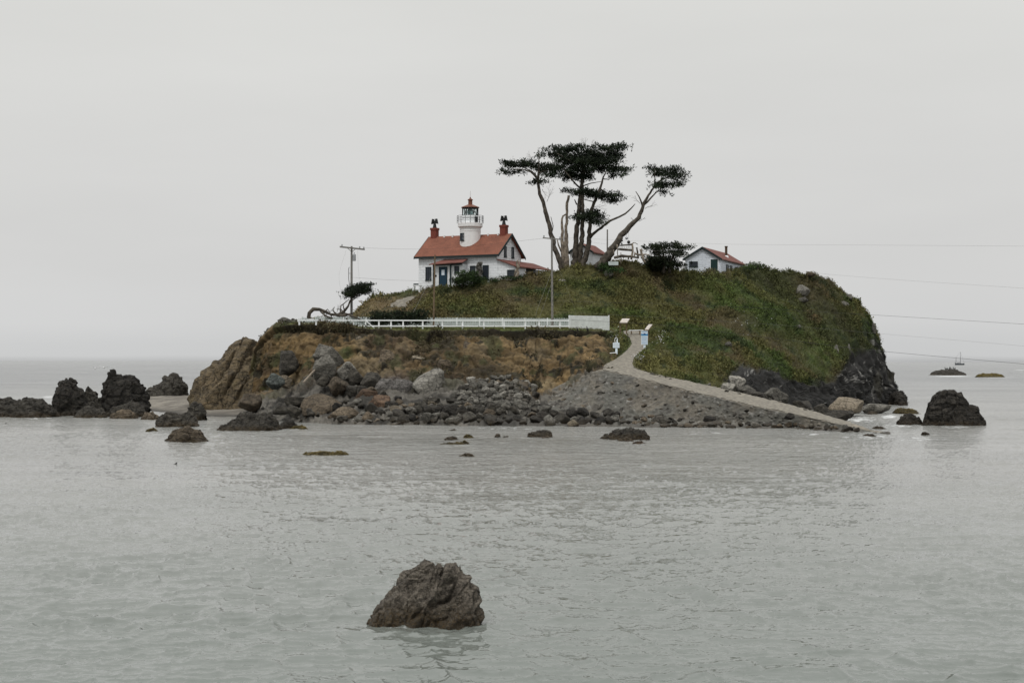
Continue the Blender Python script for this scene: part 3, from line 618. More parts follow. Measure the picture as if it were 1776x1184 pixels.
# ------------------------------------------------------------------ vegetation made of small leaf clumps
rng = np.random.default_rng(11)
def leaves(cent, up, size, colr, n=5, spread=0.5, upbias=0.8, width=0.35):
    """n leaf-sized diamonds round every centre"""
    m = len(cent); c = np.repeat(cent, n, 0); u = np.repeat(up, n, 0); s = np.repeat(size, n)[:, None]
    d = rng.normal(size=(m * n, 3)); d = d / np.linalg.norm(d, axis=1, keepdims=True) + u * upbias; d /= np.linalg.norm(d, axis=1, keepdims=True)
    w = np.cross(d, rng.normal(size=(m * n, 3))); w /= np.linalg.norm(w, axis=1, keepdims=True) + 1e-9
    o = c + rng.normal(size=(m * n, 3)) * s * spread; l = s * rng.uniform(0.6, 1.3, (m * n, 1))
    V = np.stack([o, o + d * l * 0.5 + w * l * width, o + d * l, o + d * l * 0.5 - w * l * width], 1).reshape(-1, 3)
    Fc = np.arange(len(V)).reshape(-1, 4)
    cc = np.repeat(colr, n, 0) * rng.uniform(0.84, 1.16, (m * n, 1)); C = np.repeat(cc, 4, 0)
    return V, Fc, C
def build_cover():
    G = GRASS['G']; w = GRASS['grass'] * (GRASS['seg'] > 1.98) * (GRASS['seg'] < 6.6)
    edge = np.exp(-((GRASS['seg'] - 2.95) / 0.05) ** 2) * (GRASS['PX'] < 1060) * (GRASS['PX'] > 505) * 0.5
    veg = GRASS['earth'] * (GRASS['col'].sum(-1) < 0.09) * 0.35
    w = np.maximum(np.maximum(w, edge), veg); w = w * (1 - GRASS['pathm']); w = w * np.where((GRASS['PX'] < 740) & (GRASS['seg'] > 4), 0.45, 1)
    area = np.linalg.norm(np.cross(np.gradient(G, axis=0), np.gradient(G, axis=1)), axis=-1)
    pr = (w * area).ravel(); pr /= pr.sum(); n = 120000
    idx = rng.choice(len(pr), n, p=pr); c = G.reshape(-1, 3)[idx] + rng.normal(size=(n, 3)) * 0.12
    colr = GRASS['col'].reshape(-1, 3)[idx]; tall = GRASS['seg'].ravel()[idx]
    size = rng.uniform(0.08, 0.23, n) * (0.8 + 0.7 * (fbm(c, 0.3, 2, 83) > 0.1)); nr = GRASS['nrm'].reshape(-1, 3)[idx]
    up = np.array([0, 0, 1.0]) * 0.8 + nr * 0.4
    isedge = (tall < 3.06) & (GRASS['PX'].ravel()[idx] < 1060); colr = np.where(isedge[:, None], np.array([0.050, 0.042, 0.02]) , colr * np.array([1.10, 1.10, 1.06]))  # leaves lighter than the ground tone: lit tops put into their colour
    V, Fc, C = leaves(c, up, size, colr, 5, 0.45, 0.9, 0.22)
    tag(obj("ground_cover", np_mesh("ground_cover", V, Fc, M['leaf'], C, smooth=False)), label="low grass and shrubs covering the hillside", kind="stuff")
    # lawn blades along the cliff top
    pr = (GRASS['lawn'] * area).ravel(); pr /= pr.sum(); n = 9000; idx = rng.choice(len(pr), n, p=pr)
    c = G.reshape(-1, 3)[idx]; V, Fc, C = leaves(c, np.tile([0, 0, 1.0], (n, 1)), rng.uniform(0.06, 0.16, n), GRASS['col'].reshape(-1, 3)[idx], 4, 0.5, 1.5, 0.15)
    tag(obj("grass", np_mesh("grass", V, Fc, M['leaf'], C, smooth=False)), label="mown grass strip on top of the earth cliff", kind="stuff")
    # small white flowers beside the path
    pts = []
    for cx, cy, rx, ry, k in [(1143, 590, 14, 14, 50), (1108, 625, 10, 9, 50), (1070, 585, 12, 10, 26), (1300, 560, 60, 20, 25)]:
        for _ in range(k):
            g = ground(random.gauss(cx, rx / 2), random.gauss(cy, ry / 2))
            if g is not None: pts.append(g + np.array([0, -0.1, 0.35]))
    pts = np.array(pts); V, Fc, C = leaves(pts, np.tile([0, -1.0, 1.0], (len(pts), 1)), np.full(len(pts), 0.07), np.full((len(pts), 3), 0.6), 3, 0.3, 0.5, 0.5)
    tag(obj("flowers", np_mesh("flowers", V, Fc, M['leaf'], C, smooth=False)), label="small white wildflowers scattered beside the path", kind="stuff")
build_cover()

def foliage(name, blobs, Y, parent, off, tint=(0.009, 0.015, 0.007), dens=1.0, leaf=0.34, depth=0.8, flat=0.5, up=(0, 0, 0.35), tip=(0.035, 0.05, 0.018), n=6):
    """crown out of many leaf clumps; blobs are (px, py, rx, ry[, dY])"""
    cs = []; sz = []; colr = []
    k = Y / F
    for bl in blobs:
        cx, cy, rx, ry = bl[:4]; dY = bl[4] if len(bl) > 4 else 0
        c = at(cx, cy, Y + dY); a = rx * k; bz = ry * k; dp = max(a * depth, bz)
        nc = max(5, int(dens * 5.4 * a * bz * 4 / (0.5 ** 2) * 0.42))
        for _ in range(nc):
            d = rng.normal(size=3); d /= np.linalg.norm(d); r = rng.uniform(0.25, 1.0) ** 0.5
            q = np.array([c.x + d[0]*a*r, c.y + d[1]*dp*r, c.z + d[2]*bz*r]); m = 7
            sub = q + rng.normal(size=(m, 3)) * np.array([0.40, 0.40, 0.10]) * (leaf / 0.34)
            cs.append(sub); sz.append(rng.uniform(0.6, 1.25, m) * leaf)
            br = rng.uniform(0.6, 1.5) ; colr.append(np.tile(np.array(tint) * br + np.array(tip) * (0.3 * (rng.uniform() < 0.2)), (m, 1)))
    cs = np.concatenate(cs); sz = np.concatenate(sz); colr = np.concatenate(colr)
    V, Fc, C = leaves(cs, np.tile(np.array(up, float), (len(cs), 1)), sz, colr, n, 0.30, 0.8, 0.16)
    return obj(name, np_mesh(name, V - np.array(off), Fc, M['leaf'], C, smooth=False), parent)
def limb(mb, pts, Y, n=8, jit=0.3, dY=None):
    """pts: (px, py, radius px)"""
    k = Y / F; out_ = []; rad = []
    for i in range(len(pts) - 1):
        a, b2 = pts[i], pts[i+1]; steps = max(2, int(math.hypot(b2[0]-a[0], b2[1]-a[1]) / 5))
        for s in range(steps):
            u = s / steps; q = at(a[0]+(b2[0]-a[0])*u, a[1]+(b2[1]-a[1])*u, Y); r = (a[2]+(b2[2]-a[2])*u) * k * 0.84
            w = i + u; dy = 0 if dY is None else float(np.interp(w, range(len(dY)), dY))
            j = jit * r; out_.append(q + Vector((random.uniform(-j, j), dy + random.uniform(-j, j), 0))); rad.append(r * random.uniform(0.93, 1.08))
    q = at(pts[-1][0], pts[-1][1], Y); out_.append(q + Vector((0, 0 if dY is None else dY[-1], 0))); rad.append(pts[-1][2]*k)
    mb.tube(out_, rad, n)
def twigs(mb, px, py, Y, ang, ln, depth=3, r=0.5, sp=28):
    a = math.radians(ang); x2 = px + math.cos(a) * ln; y2 = py - math.sin(a) * ln
    limb(mb, [(px, py, r), ((px+x2)/2 + random.uniform(-1, 1), (py+y2)/2 + random.uniform(-1, 1), r * 0.8), (x2, y2, r * 0.55)], Y, 4, 0)
    if depth > 0:
        for s in (-1, 1): twigs(mb, x2, y2, Y, ang + s * random.uniform(10, sp), ln * random.uniform(0.5, 0.8), depth - 1, r * 0.6, sp)
        twigs(mb, (px+x2)/2, (py+y2)/2, Y, ang + random.choice((-1, 1)) * random.uniform(15, sp + 10), ln * 0.55, depth - 1, r * 0.5, sp)
def tree(name, label, cat, Y, base, limbs, blobs, bark='bark', tw=(), group=None, **kw):
    o = at(base[0], base[1], Y); r = thing(name, label, cat, o, 0, group)
    mb = MB()
    for lb in limbs:
        dY = None
        if isinstance(lb, tuple): lb, dY = lb
        limb(mb, lb, Y, 9, dY=dY)
    mb.build("trunk", M[bark], r, off=o, smooth=True)
    if tw:
        for (px, py, an, ln, dp) in tw:
            mt = MB(); twigs(mt, px, py, Y, an, ln, dp); mt.build("dead_branch", M[bark], r, off=o)
    if blobs: foliage("crown", blobs, Y, r, o, **kw)
    return r

def pad(x0, x1, y0, y1, n=None, dY=0):
    w = x1 - x0; n = n or max(2, int(w / 11)); h = (y1 - y0) / 2
    return [(x0 + w * (i + 0.5) / n, (y0 + y1) / 2 + random.uniform(-0.25, 0.25) * h, w / n * 0.75, h * random.uniform(0.6, 1.0), dY + random.uniform(-2, 2)) for i in range(n)]
random.seed(3)
tree("cypress_tree", "tall cypress with a curved slanting trunk and a flat crown reaching toward the lighthouse", "tree", 193, (974, 468),
     [[(976, 472, 8), (970, 452, 6.0), (963.5, 437, 5.2), (955, 404, 4.6), (947, 372, 4.2), (942, 352, 4), (934, 331, 3.2), (933, 311, 2.8), (934, 291, 1.7), (934, 268, 0.6)],
      ([(933, 311, 2.0), (920, 300, 1.4), (905, 297, 1.0), (880, 297, 0.5)], (0, -1, -2, -2)), ([(933, 309, 1.8), (922, 296, 1.4), (905, 287, 0.9), (885, 285, 0.5)], (0, 1, 1, 2)),
      ([(934, 300, 1.7), (950, 293, 1.2), (968, 290, 0.7)], (0, 1, 2)), [(957, 402, 1.2), (959, 392, 0.9), (955, 376, 0.5)], [(933, 313, 1.2), (922, 315, .8), (924, 316, .5)]],
     pad(874, 932, 279, 291) + pad(868, 904, 295, 301) + pad(930, 978, 283, 301) + pad(945, 965, 298, 306) + pad(922, 946, 314, 318, 2), tw=[(928, 282, 135, 9, 3), (934, 272, 85, 6, 2), (940, 328, -60, 9, 2), (948, 350, 70, 12, 3)], dens=1.15)
tree("dead_tree", "pair of bare bleached snags standing close together between the cypresses", "tree", 194, (978, 466),
     [[(980, 470, 6), (980, 440, 4.2), (981, 402, 3.2), (983, 372, 2.6), (983, 352, 2.8), (986, 339, 2.2)], [(975, 470, 4.5), (975, 423, 3.6), (975, 402, 3), (974, 380, 2.2), (976, 375, 1.8), (982, 371, 1.2)],
      [(973, 436, 2.0), (968, 425, 1.6), (966, 416, 0.9)], [(984, 470, 3.5), (984, 440, 2.6), (983, 405, 2.0)]], [], bark='bark_pale')
tree("cypress_tree", "tallest cypress with twin straight trunks and the broadest dark crown", "tree", 194.5, (1001, 462),
     [[(995, 470, 7), (997, 445, 6.2), (1000, 402, 5.2), (1004, 352, 4.2), (1009, 318, 3.6), (1012, 291, 2.8), (1013, 272, 1.6)], [(1005, 470, 6.5), (1006, 445, 5.5), (1010, 392, 4.4), (1010, 352, 3.6), (1010, 321, 3)],
      ([(1010, 330, 2), (998, 322, 1.8), (986, 310, 1.4), (975, 296, 0.8)], (0, -1, -2, -2)), ([(1012, 300, 2), (1030, 290, 1.4), (1055, 284, 0.8), (1075, 286, 0.5)], (0, 1, 2, 2)), ([(1012, 305, 1.6), (995, 285, 1.2), (965, 270, 0.7)], (0, -1, -2)),
      ([(1013, 285, 1.6), (1030, 270, 1.2), (1060, 258, 0.6)], (0, 1, 2)), [(1000, 355, 1.6), (996, 346, 0.8)], [(1012, 322, 1.4), (1024, 318, 1), (1042, 315, 0.5)]],
     pad(952, 1012, 251, 264) + pad(936, 972, 265, 273) + pad(1030, 1082, 251, 262) + pad(1015, 1034, 257, 270, 2) + pad(965, 1074, 264, 276) + pad(966, 1072, 274, 286) + pad(980, 1050, 270, 292) + pad(983, 1086, 287, 300) + pad(974, 1004, 296, 312) + pad(1002, 1024, 300, 316) + pad(1059, 1078, 301, 309),
     tw=[(1015, 260, 95, 9, 3), (1020, 260, 55, 9, 3), (1024, 262, 40, 10, 2)], dens=1.15)
tree("cypress_tree", "leaning cypress with two small low crown tiers and a long bare broken branch", "tree", 193.5, (1016, 462),
     [[(1008, 470, 7.5), (1013, 450, 6.2), (1020, 423, 5), (1022, 402, 4.2), (1024, 372, 3.6), (1030, 352, 3.2), (1040, 327, 2.4), (1046, 307, 1.6), (1052, 295, 0.8)],
      ([(1022, 412, 3.4), (1032, 403, 2.8), (1042, 396, 2.5), (1055, 385, 2.4), (1067, 380, 2.0), (1083, 372, 1.8), (1094, 362, 1.3), (1100, 355, 0.6)], (0, -.5, -1, -1, -1, -1, -1, -1)),
      ([(1030, 350, 1.2), (1015, 345, 1), (998, 335, 0.6)], (0, 1, 1)), ([(1040, 327, 1.4), (1052, 335, 1), (1064, 342, 0.6)], (0, 0, 0)), ([(1024, 372, 1.0), (1010, 374, .6)], (0, 1)), ([(1046, 310, 1), (1056, 312, .6)], (0, 0))],
     pad(980, 1044, 328, 338) + pad(1036, 1072, 334, 346) + pad(1050, 1072, 342, 352) + pad(1012, 1048, 364, 384) + pad(992, 1016, 372, 380) + pad(1028, 1046, 380, 390, 2) + pad(1012, 1034, 334, 342), tw=[(1036, 340, -35, 9, 3), (1048, 312, 30, 8, 2), (1026, 358, -5, 12, 2), (1060, 334, 10, 9, 1)], dens=1.15)
tree("cypress_tree", "lone slanting cypress rising over the driftwood frame, bare until its wind-swept top", "tree", 191, (1046, 458),
     [[(1036, 466, 9), (1048, 452, 10), (1063, 429, 7.5), (1077, 408, 6.2), (1093, 392, 5), (1107, 378, 4.4), (1113, 366, 3.8), (1116, 354, 3.4), (1124, 339, 2.4), (1136, 321, 1.8), (1150, 308, 1)],
      ([(1117, 355, 2.2), (1127, 345, 1.8), (1138, 333, 1.3), (1152, 322, 0.8)], (0, 1, 1, 1)), [(1114, 356, 2.2), (1110, 345, 1.6), (1102, 332, 0.6)], ([(1136, 321, 1.3), (1134, 305, .9), (1134, 295, .5)], (0, -.5, -1)), ([(1146, 312, 1.3), (1165, 305, .9), (1180, 303, .5)], (0, .5, 1))],
     pad(1126, 1176, 289, 300, 5) + pad(1140, 1184, 294, 306) + pad(1150, 1187, 303, 314) + pad(1134, 1182, 313, 326) + pad(1130, 1150, 318, 326, 2) + pad(1146, 1156, 330, 338, 1) + pad(1132, 1142, 300, 306, 1), tw=[(1109, 353, 130, 9, 2), (1118, 362, 25, 10, 2), (1108, 384, 30, 8, 1), (1098, 383, 130, 4, 1)], dens=0.95, leaf=0.32)
tree("cypress_tree", "low spreading cypress standing between driftwood frame and white cottage", "tree", 194, (1160, 466),
     [[(1150, 474, 4), (1152, 455, 3), (1150, 440, 2), (1148, 428, 1)], [(1160, 474, 3.5), (1164, 452, 2.5), (1170, 440, 1.6), (1180, 430, .8)], [(1152, 452, 1.6), (1140, 440, 1.2), (1128, 430, .6)]],
     pad(1132, 1180, 422, 431) + pad(1120, 1150, 426, 434) + pad(1176, 1200, 426, 431) + pad(1130, 1175, 434, 440) + pad(1166, 1188, 434, 446) + pad(1124, 1160, 444, 456) + pad(1122, 1174, 452, 468) + pad(1126, 1168, 446, 462) + pad(1172, 1186, 454, 466, 1), tint=(0.013, 0.019, 0.008), dens=1.15)
tree("windswept_tree", "stunted wind-bent tree whose grey trunk arches over the white rail fence beside a utility pole", "tree", 176, (536, 560),
     [[(533, 566, 5), (534, 557, 4.5), (537, 543, 4), (543, 536, 4), (553, 536.5, 3.6), (563, 540, 3), (574, 545, 2.6), (586, 546, 3.4), (597, 540, 2.8), (604, 531, 2), (607, 522, 1.7), (612, 514, 1.1), (625, 507, .7)],
      ([(556, 540, 2.4), (566, 548, 2), (578, 552, 1.4)], (0, -1, -1)), ([(588, 545, 2.6), (598, 549, 2), (606, 556, 1.3)], (0, -.5, -1)), ([(596, 543, 2.6), (612, 548, 1.8), (628, 555, 1.2), (638, 560, .8)], (0, -1, -1, -1)),
      ([(590, 541, 1.5), (590, 530, 1.1), (598, 523, .9), (604, 518, .6)], (0, .5, 1, 1)), ([(597, 538, 1.3), (595, 528, .9), (602, 521, .6)], (0, 0, 0)), [(582, 544, 2), (577, 538, 1), (580, 532, .5)], ([(583, 546, 3.2), (592, 548, 3.6), (602, 546, 2.6), (612, 543, 1.2)], (0, -.4, -.4, 0)), ([(572, 551, 2), (582, 553, 2.6), (590, 554, 1.6)], (-.6, -.6, -.6)), ([(560, 545, 1.6), (568, 536, 1.0), (572, 541, .6)], (0, 0, 0)), ([(600, 545, 1.6), (590, 536, 1.1), (583, 536, .6)], (0, .4, .4)), ([(576, 549, 1.2), (570, 543, 1.0), (562, 549, .7)], (-.4, -.4, -.4)), ([(608, 523, 1.2), (620, 514, 1), (634, 508, .5)], (0, 0, 0))],
     pad(599, 620, 494, 517, 3) + pad(601, 632, 496, 512, 4) + pad(610, 638, 495, 505, 4) + pad(626, 643, 491, 499, 3) + pad(614, 641, 502, 509, 4) + pad(603, 622, 506, 517, 2), tw=[(584, 542, 70, 8, 2), (600, 548, -10, 9, 2), (570, 543, 40, 6, 2), (578, 548, -20, 6, 2)], dens=1.4, leaf=0.26, depth=0.7)

def shrub(name, label, Y, blobs, tint=(0.016, 0.03, 0.009), cat="bush", **kw):
    c = at(blobs[0][0], max(b[1] + b[3] for b in blobs), Y); r = thing(name, label, cat, c)
    for b in blobs[:3]: mb = MB(); limb(mb, [(b[0], b[1] + b[3], 1.0), (b[0] + 1, b[1], 0.5)], Y, 5); mb.build("stem", M['bark'], r, off=c)
    foliage("foliage", blobs, Y, r, c, tint=tint, **kw)
shrub("bush", "rounded dark evergreen bush in front of the lighthouse door side", 186.5, pad(786, 806, 480, 496, 2) + pad(796, 824, 467, 494, 3) + pad(814, 842, 479, 496, 3), dens=1.9, leaf=0.24, tint=(0.018, 0.032, 0.009))
shrub("bush", "small dark bush against the corner of the lighthouse wall", 185.8, pad(849, 864, 481, 490, 2), dens=1.5, leaf=0.2)
shrub("bush", "low dark clump beside the twisted driftwood stump", 186, pad(868, 902, 479, 485, 4), dens=1.5, leaf=0.2)
shrub("hedge", "long dark evergreen shrub growing through the white picket fence", 173, pad(643, 700, 535, 567) + pad(690, 730, 534, 567) + pad(722, 742, 540, 567, 2), cat="hedge", dens=1.3, leaf=0.28, tint=(0.009, 0.015, 0.006))
shrub("bush", "green bush at the foot of the slanting cypress", 190.5, pad(1040, 1064, 455, 468, 3) + pad(1050, 1076, 462, 474, 2), tint=(0.02, 0.042, 0.01), dens=1.2, leaf=0.24)
shrub("bush", "leafy green bush on the crest just past the white cottage", 205, pad(1292, 1318, 459, 467, 3) + pad(1300, 1312, 456, 462, 1), tint=(0.03, 0.05, 0.014), dens=1.4, leaf=0.28)
shrub("bush", "dry brown bush overhanging the earth cliff below the arched trunk", 167, pad(552, 594, 556, 574, 5) + pad(580, 618, 560, 577, 4), tint=(0.055, 0.042, 0.022), dens=1.2, leaf=0.26)

# ------------------------------------------------------------------ rocks
def outline_rock(name, label, pts, Y, depth, mat, group=None, amp=1.0, base_z=-0.6, cat="rock", nx=170, nv=110, p=2.2, strat=0.35, ang=0.6, lean=0.0, seed=None, cell=None, cracks=(), inset=0.06):
    """solid rock: its crest follows the outline, its flanks run down in front and behind"""
    seed = seed if seed is not None else int(abs(pts[0][0] * 13 + pts[1][1] * 7)) % 997
    xs = np.array([(q[0] - CX) / F * Y for q in pts]); zs = np.array([float(zof(q[0], q[1], Y)) for q in pts])
    x = np.linspace(xs[0], xs[-1], nx); top = np.interp(x, xs, zs); H = np.maximum(top - base_z, 0.02); Hm = H.max()
    end = np.clip(np.minimum(x - x[0], x[-1] - x[0] + x[0] - x) / (0.22 * (x[-1] - x[0])), 0, 1) ** 0.6
    v = np.linspace(-1, 1, nv); Vg, Xg = np.meshgrid(v, x, indexing='ij')
    wgt = depth * (0.35 + 0.65 * (H / Hm) ** 0.7) * (0.25 + 0.75 * end)
    prof = np.clip(1 - np.abs(Vg) ** p, 0, 1) ** 0.8
    Zg = base_z + H[None, :] * prof; Yg = Y + Vg * wgt[None, :] + lean * (Zg - base_z) + 0.25 * depth
    G = np.stack([Xg, Yg, Zg], -1); n = grid_normals(G); S = 1.0 / max(Hm, 0.4); cf = cell or 1.6 * S
    w1, w2, wid = worley(G, cf, seed); v1, v2, vid = worley(G, cf * 2.3, seed + 9); x1, x2, xid = worley(G, cf * 5.1, seed + 19)
    Q = np.stack([G[..., 0] * math.cos(ang) + G[..., 2] * math.sin(ang), G[..., 1] * 0.5, -G[..., 0] * math.sin(ang) + G[..., 2] * math.cos(ang)], -1) * np.array([0.5, 0.6, 2.2])
    d = amp / S * (0.16 * fbm(G, 0.9 * S, 3, seed) + 0.14 * (wid - 0.5) * sst(0, 0.25, w2 - w1) - 0.05 * np.exp(-(w2 - w1) * 14) + 0.10 * (vid - 0.5) * sst(0, .12, v2 - v1) - 0.04 * np.exp(-(v2 - v1) * 14) + 0.045 * (xid - 0.5)
                   + strat * 0.10 * ridge(Q, 1.5 * S, 3, seed + 3) + 0.035 * fbm(G, 6 * S, 4, seed + 4))
    d -= inset * amp / S
    pxg = G[..., 0] / G[..., 1] * F + CX; pyg = pyof(pxg, G[..., 2], G[..., 1])
    for (ax, ay, bx, by, cw, cd) in cracks:
        wob = 2.0 * vn(G, 5 * S, seed + 31); tt = np.clip(((pxg - ax) * (bx - ax) + (pyg - ay) * (by - ay)) / ((bx - ax) ** 2 + (by - ay) ** 2), 0, 1)
        dd = np.hypot(pxg + wob - ax - tt * (bx - ax), pyg + wob - ay - tt * (by - ay)); d = d - cd * np.exp(-(dd / cw) ** 2) * (Vg < 0.1) * (0.4 + 0.6 * np.sin(tt * 3.14))
    G = G + n * d[..., None]; G = -0 + G
    o = np.array([(xs[0] + xs[-1]) / 2, Y, 0.0])
    me = np_mesh(name, G - o, grid_faces(nv, nx), M[mat]); ob = obj(name, me, None, Vector(o)); return tag(ob, label, cat, group)

def uv_dirs(nu, nv):
    th = np.linspace(0.0, math.pi, nv); ph = np.linspace(0, 2 * math.pi, nu, endpoint=False); T_, P_ = np.meshgrid(th, ph, indexing='ij')
    return np.stack([np.sin(T_) * np.cos(P_), np.sin(T_) * np.sin(P_), np.cos(T_)], -1)
def sphere_faces(nv, nu):
    a = np.arange(nu * nv).reshape(nv, nu); b = np.roll(a, -1, 1)
    return np.stack([a[:-1], b[:-1], b[1:], a[1:]], -1).reshape(-1, 4)
def boulder_mesh(name, mat, seed, res=(44, 26), ang=0.5, planes=14):
    r = np.random.default_rng(seed); D = uv_dirs(*res); nrm = r.normal(size=(planes, 3)); nrm /= np.linalg.norm(nrm, axis=1, keepdims=True)
    off = r.uniform(0.50, 0.85, planes); k = 30
    dots = np.clip(D @ nrm.T, 1e-3, None) / off; rad = 1 / ((dots ** k).sum(-1) ** (1 / k)); rad = np.clip(rad, 0.3, 1.1); rad = rad * ang + (1 - ang) * 0.75
    G = D * rad[..., None]; w1, w2, wid = worley(G, 2.1, seed)
    G = G * (1 + 0.10 * fbm(G, 1.7, 3, seed) + 0.035 * fbm(G, 6, 3, seed + 5) - 0.03 * np.exp(-(w2 - w1) * 12))[..., None]
    G[0] = G[0].mean(0); G[-1] = G[-1].mean(0)
    mx_ = np.abs(G).max((0, 1)); G = G / mx_
    return np_mesh(name, G, sphere_faces(res[1], res[0]), mat)
def boulder(label, x0, x1, y0, y1, mat, Y=None, seed=None, rot=0.0, ang=0.75, dep=0.85, name="boulder", group=None, tilt=0.0, sink=0.18, res=(64, 40), cat="boulder"):
    """boulder filling x0..x1 by y0..y1 of the photo, its foot at y1"""
    cx = (x0 + x1) / 2
    if Y is None: Y = groundY(cx, y1 - 1)
    seed = seed or int(x0 * 3 + y0) % 9973
    cx_ = (x0 + x1) / 2; hw = (x1 - x0) * 0.53; x0, x1 = cx_ - hw, cx_ + hw; y0 -= (y1 - y0) * 0.04
    me = boulder_mesh(name, M[mat], seed, res, ang); w = (x1 - x0) / F * Y; zt = float(zof(cx, y0, Y)); zb = float(zof(cx, y1, Y)); h = (zt - zb)
    o = obj(name, me); o.scale = (w / 2, w / 2 * dep, h / 2 * (1 + sink)); o.location = ((cx - CX) / F * Y, Y + w * dep * 0.3, (zt + zb) / 2 - h * sink / 2)
    o.rotation_euler = (0, math.radians(tilt), 0)
    return tag(o, label, cat, group)
random.seed(5)
# the sea stacks and reefs
outline_rock("rock", "craggy brown-grey rock alone in open water, with dark cracks and a weedy foot",
             [(634, 1088), (642, 1072), (655, 1051), (664, 1049), (672, 1049), (682, 1038), (697, 1030), (699, 1018), (702, 1002), (706, 994), (711, 989), (714, 984), (730, 977), (748, 974), (762, 978), (768, 984), (774, 983), (788, 988), (805, 994), (812, 1000), (815, 1008), (820, 1012), (824, 1030), (828, 1036), (834, 1060), (840, 1072), (842, 1088)],
             waterY(740, 1084), 0.85, 'front', amp=0.62, nx=330, nv=220, p=2.6, strat=2.6, ang=1.0, base_z=-0.25, seed=17, cell=1.1, cracks=[(772, 984, 760, 1019, 2.6, .14), (760, 980, 748, 1008, 2.4, .12), (797, 998, 781, 1034, 2.4, .12), (792, 1030, 746, 1052, 4.5, .22), (700, 1018, 704, 1060, 2.5, .12), (712, 1002, 736, 996, 1.8, .07), (664, 1050, 656, 1076, 2.5, .1), (815, 1010, 822, 1050, 2.4, .1), (736, 1052, 700, 1086, 2, .07), (785, 1045, 770, 1086, 2, .07)])
outline_rock("rock", "large rounded black rock standing in surf off the end of the gravel spit", [(1603, 738), (1604, 722), (1608, 712), (1606, 700), (1610, 696), (1619, 693), (1622, 685), (1632, 677), (1637, 674), (1650, 672), (1660, 672), (1665, 677), (1673, 680), (1680, 691), (1684, 700), (1693, 703), (1700, 714), (1707, 728), (1713, 738)],
             147, 2.6, 'black', nx=260, nv=180, p=2.8, amp=0.8, cracks=[(1671, 690, 1655, 706, 2, .25), (1656, 705, 1661, 724, 1.8, .2), (1655, 706, 1634, 726, 2, .2), (1610, 712, 1650, 700, 2, .2), (1684, 698, 1678, 730, 2, .25)])
outline_rock("rock", "low dark rock beside the large rounded black rock", [(1553, 736), (1554, 729), (1560, 723), (1572, 718), (1581, 716), (1588, 721), (1600, 729), (1603, 736)], 149, 1.4, 'black', nx=120, nv=80)
outline_rock("rock", "low jagged dark reef cut off by the edge of the photo", [(-60, 724), (-50, 690), (-20, 684), (0, 685), (16, 688), (30, 691), (45, 686), (58, 694), (72, 694), (85, 702), (95, 712), (99, 726)], 165, 4.0, 'dark', nx=220, nv=140, amp=1.1, p=3)
outline_rock("rock", "black pointed crag with a single sharp summit", [(84, 726), (89, 706), (92, 690), (98, 676), (103, 662), (110, 654), (118, 655), (124, 660), (128, 670), (137, 675), (142, 690), (150, 712), (154, 726)], 169, 2.8, 'black', nx=200, nv=130, amp=0.9)
outline_rock("rock", "small dark crag in the gap between two tall black crags", [(128, 726), (134, 692), (140, 680), (148, 668), (152, 667), (158, 674), (166, 676), (172, 690), (178, 726)], 171, 2.5, 'dark', nx=140, nv=90)
outline_rock("rock", "broad black crag with a notched flat summit, biggest of the dark reef", [(160, 712), (166, 690), (170, 676), (176, 662), (184, 652), (190, 642), (196, 643), (203, 648), (215, 646), (230, 648), (236, 655), (239, 665), (246, 672), (250, 688), (252, 708)], 174, 3.6, 'black', nx=240, nv=150, amp=0.85, base_z=-0.2)
outline_rock("rock", "grey ridge rock far behind the sand flat", [(248, 688), (252, 676), (262, 667), (272, 666), (280, 660), (290, 652), (302, 650), (310, 655), (318, 668), (323, 684), (324, 690)], 225, 4.5, 'dark', nx=200, nv=120, base_z=0)
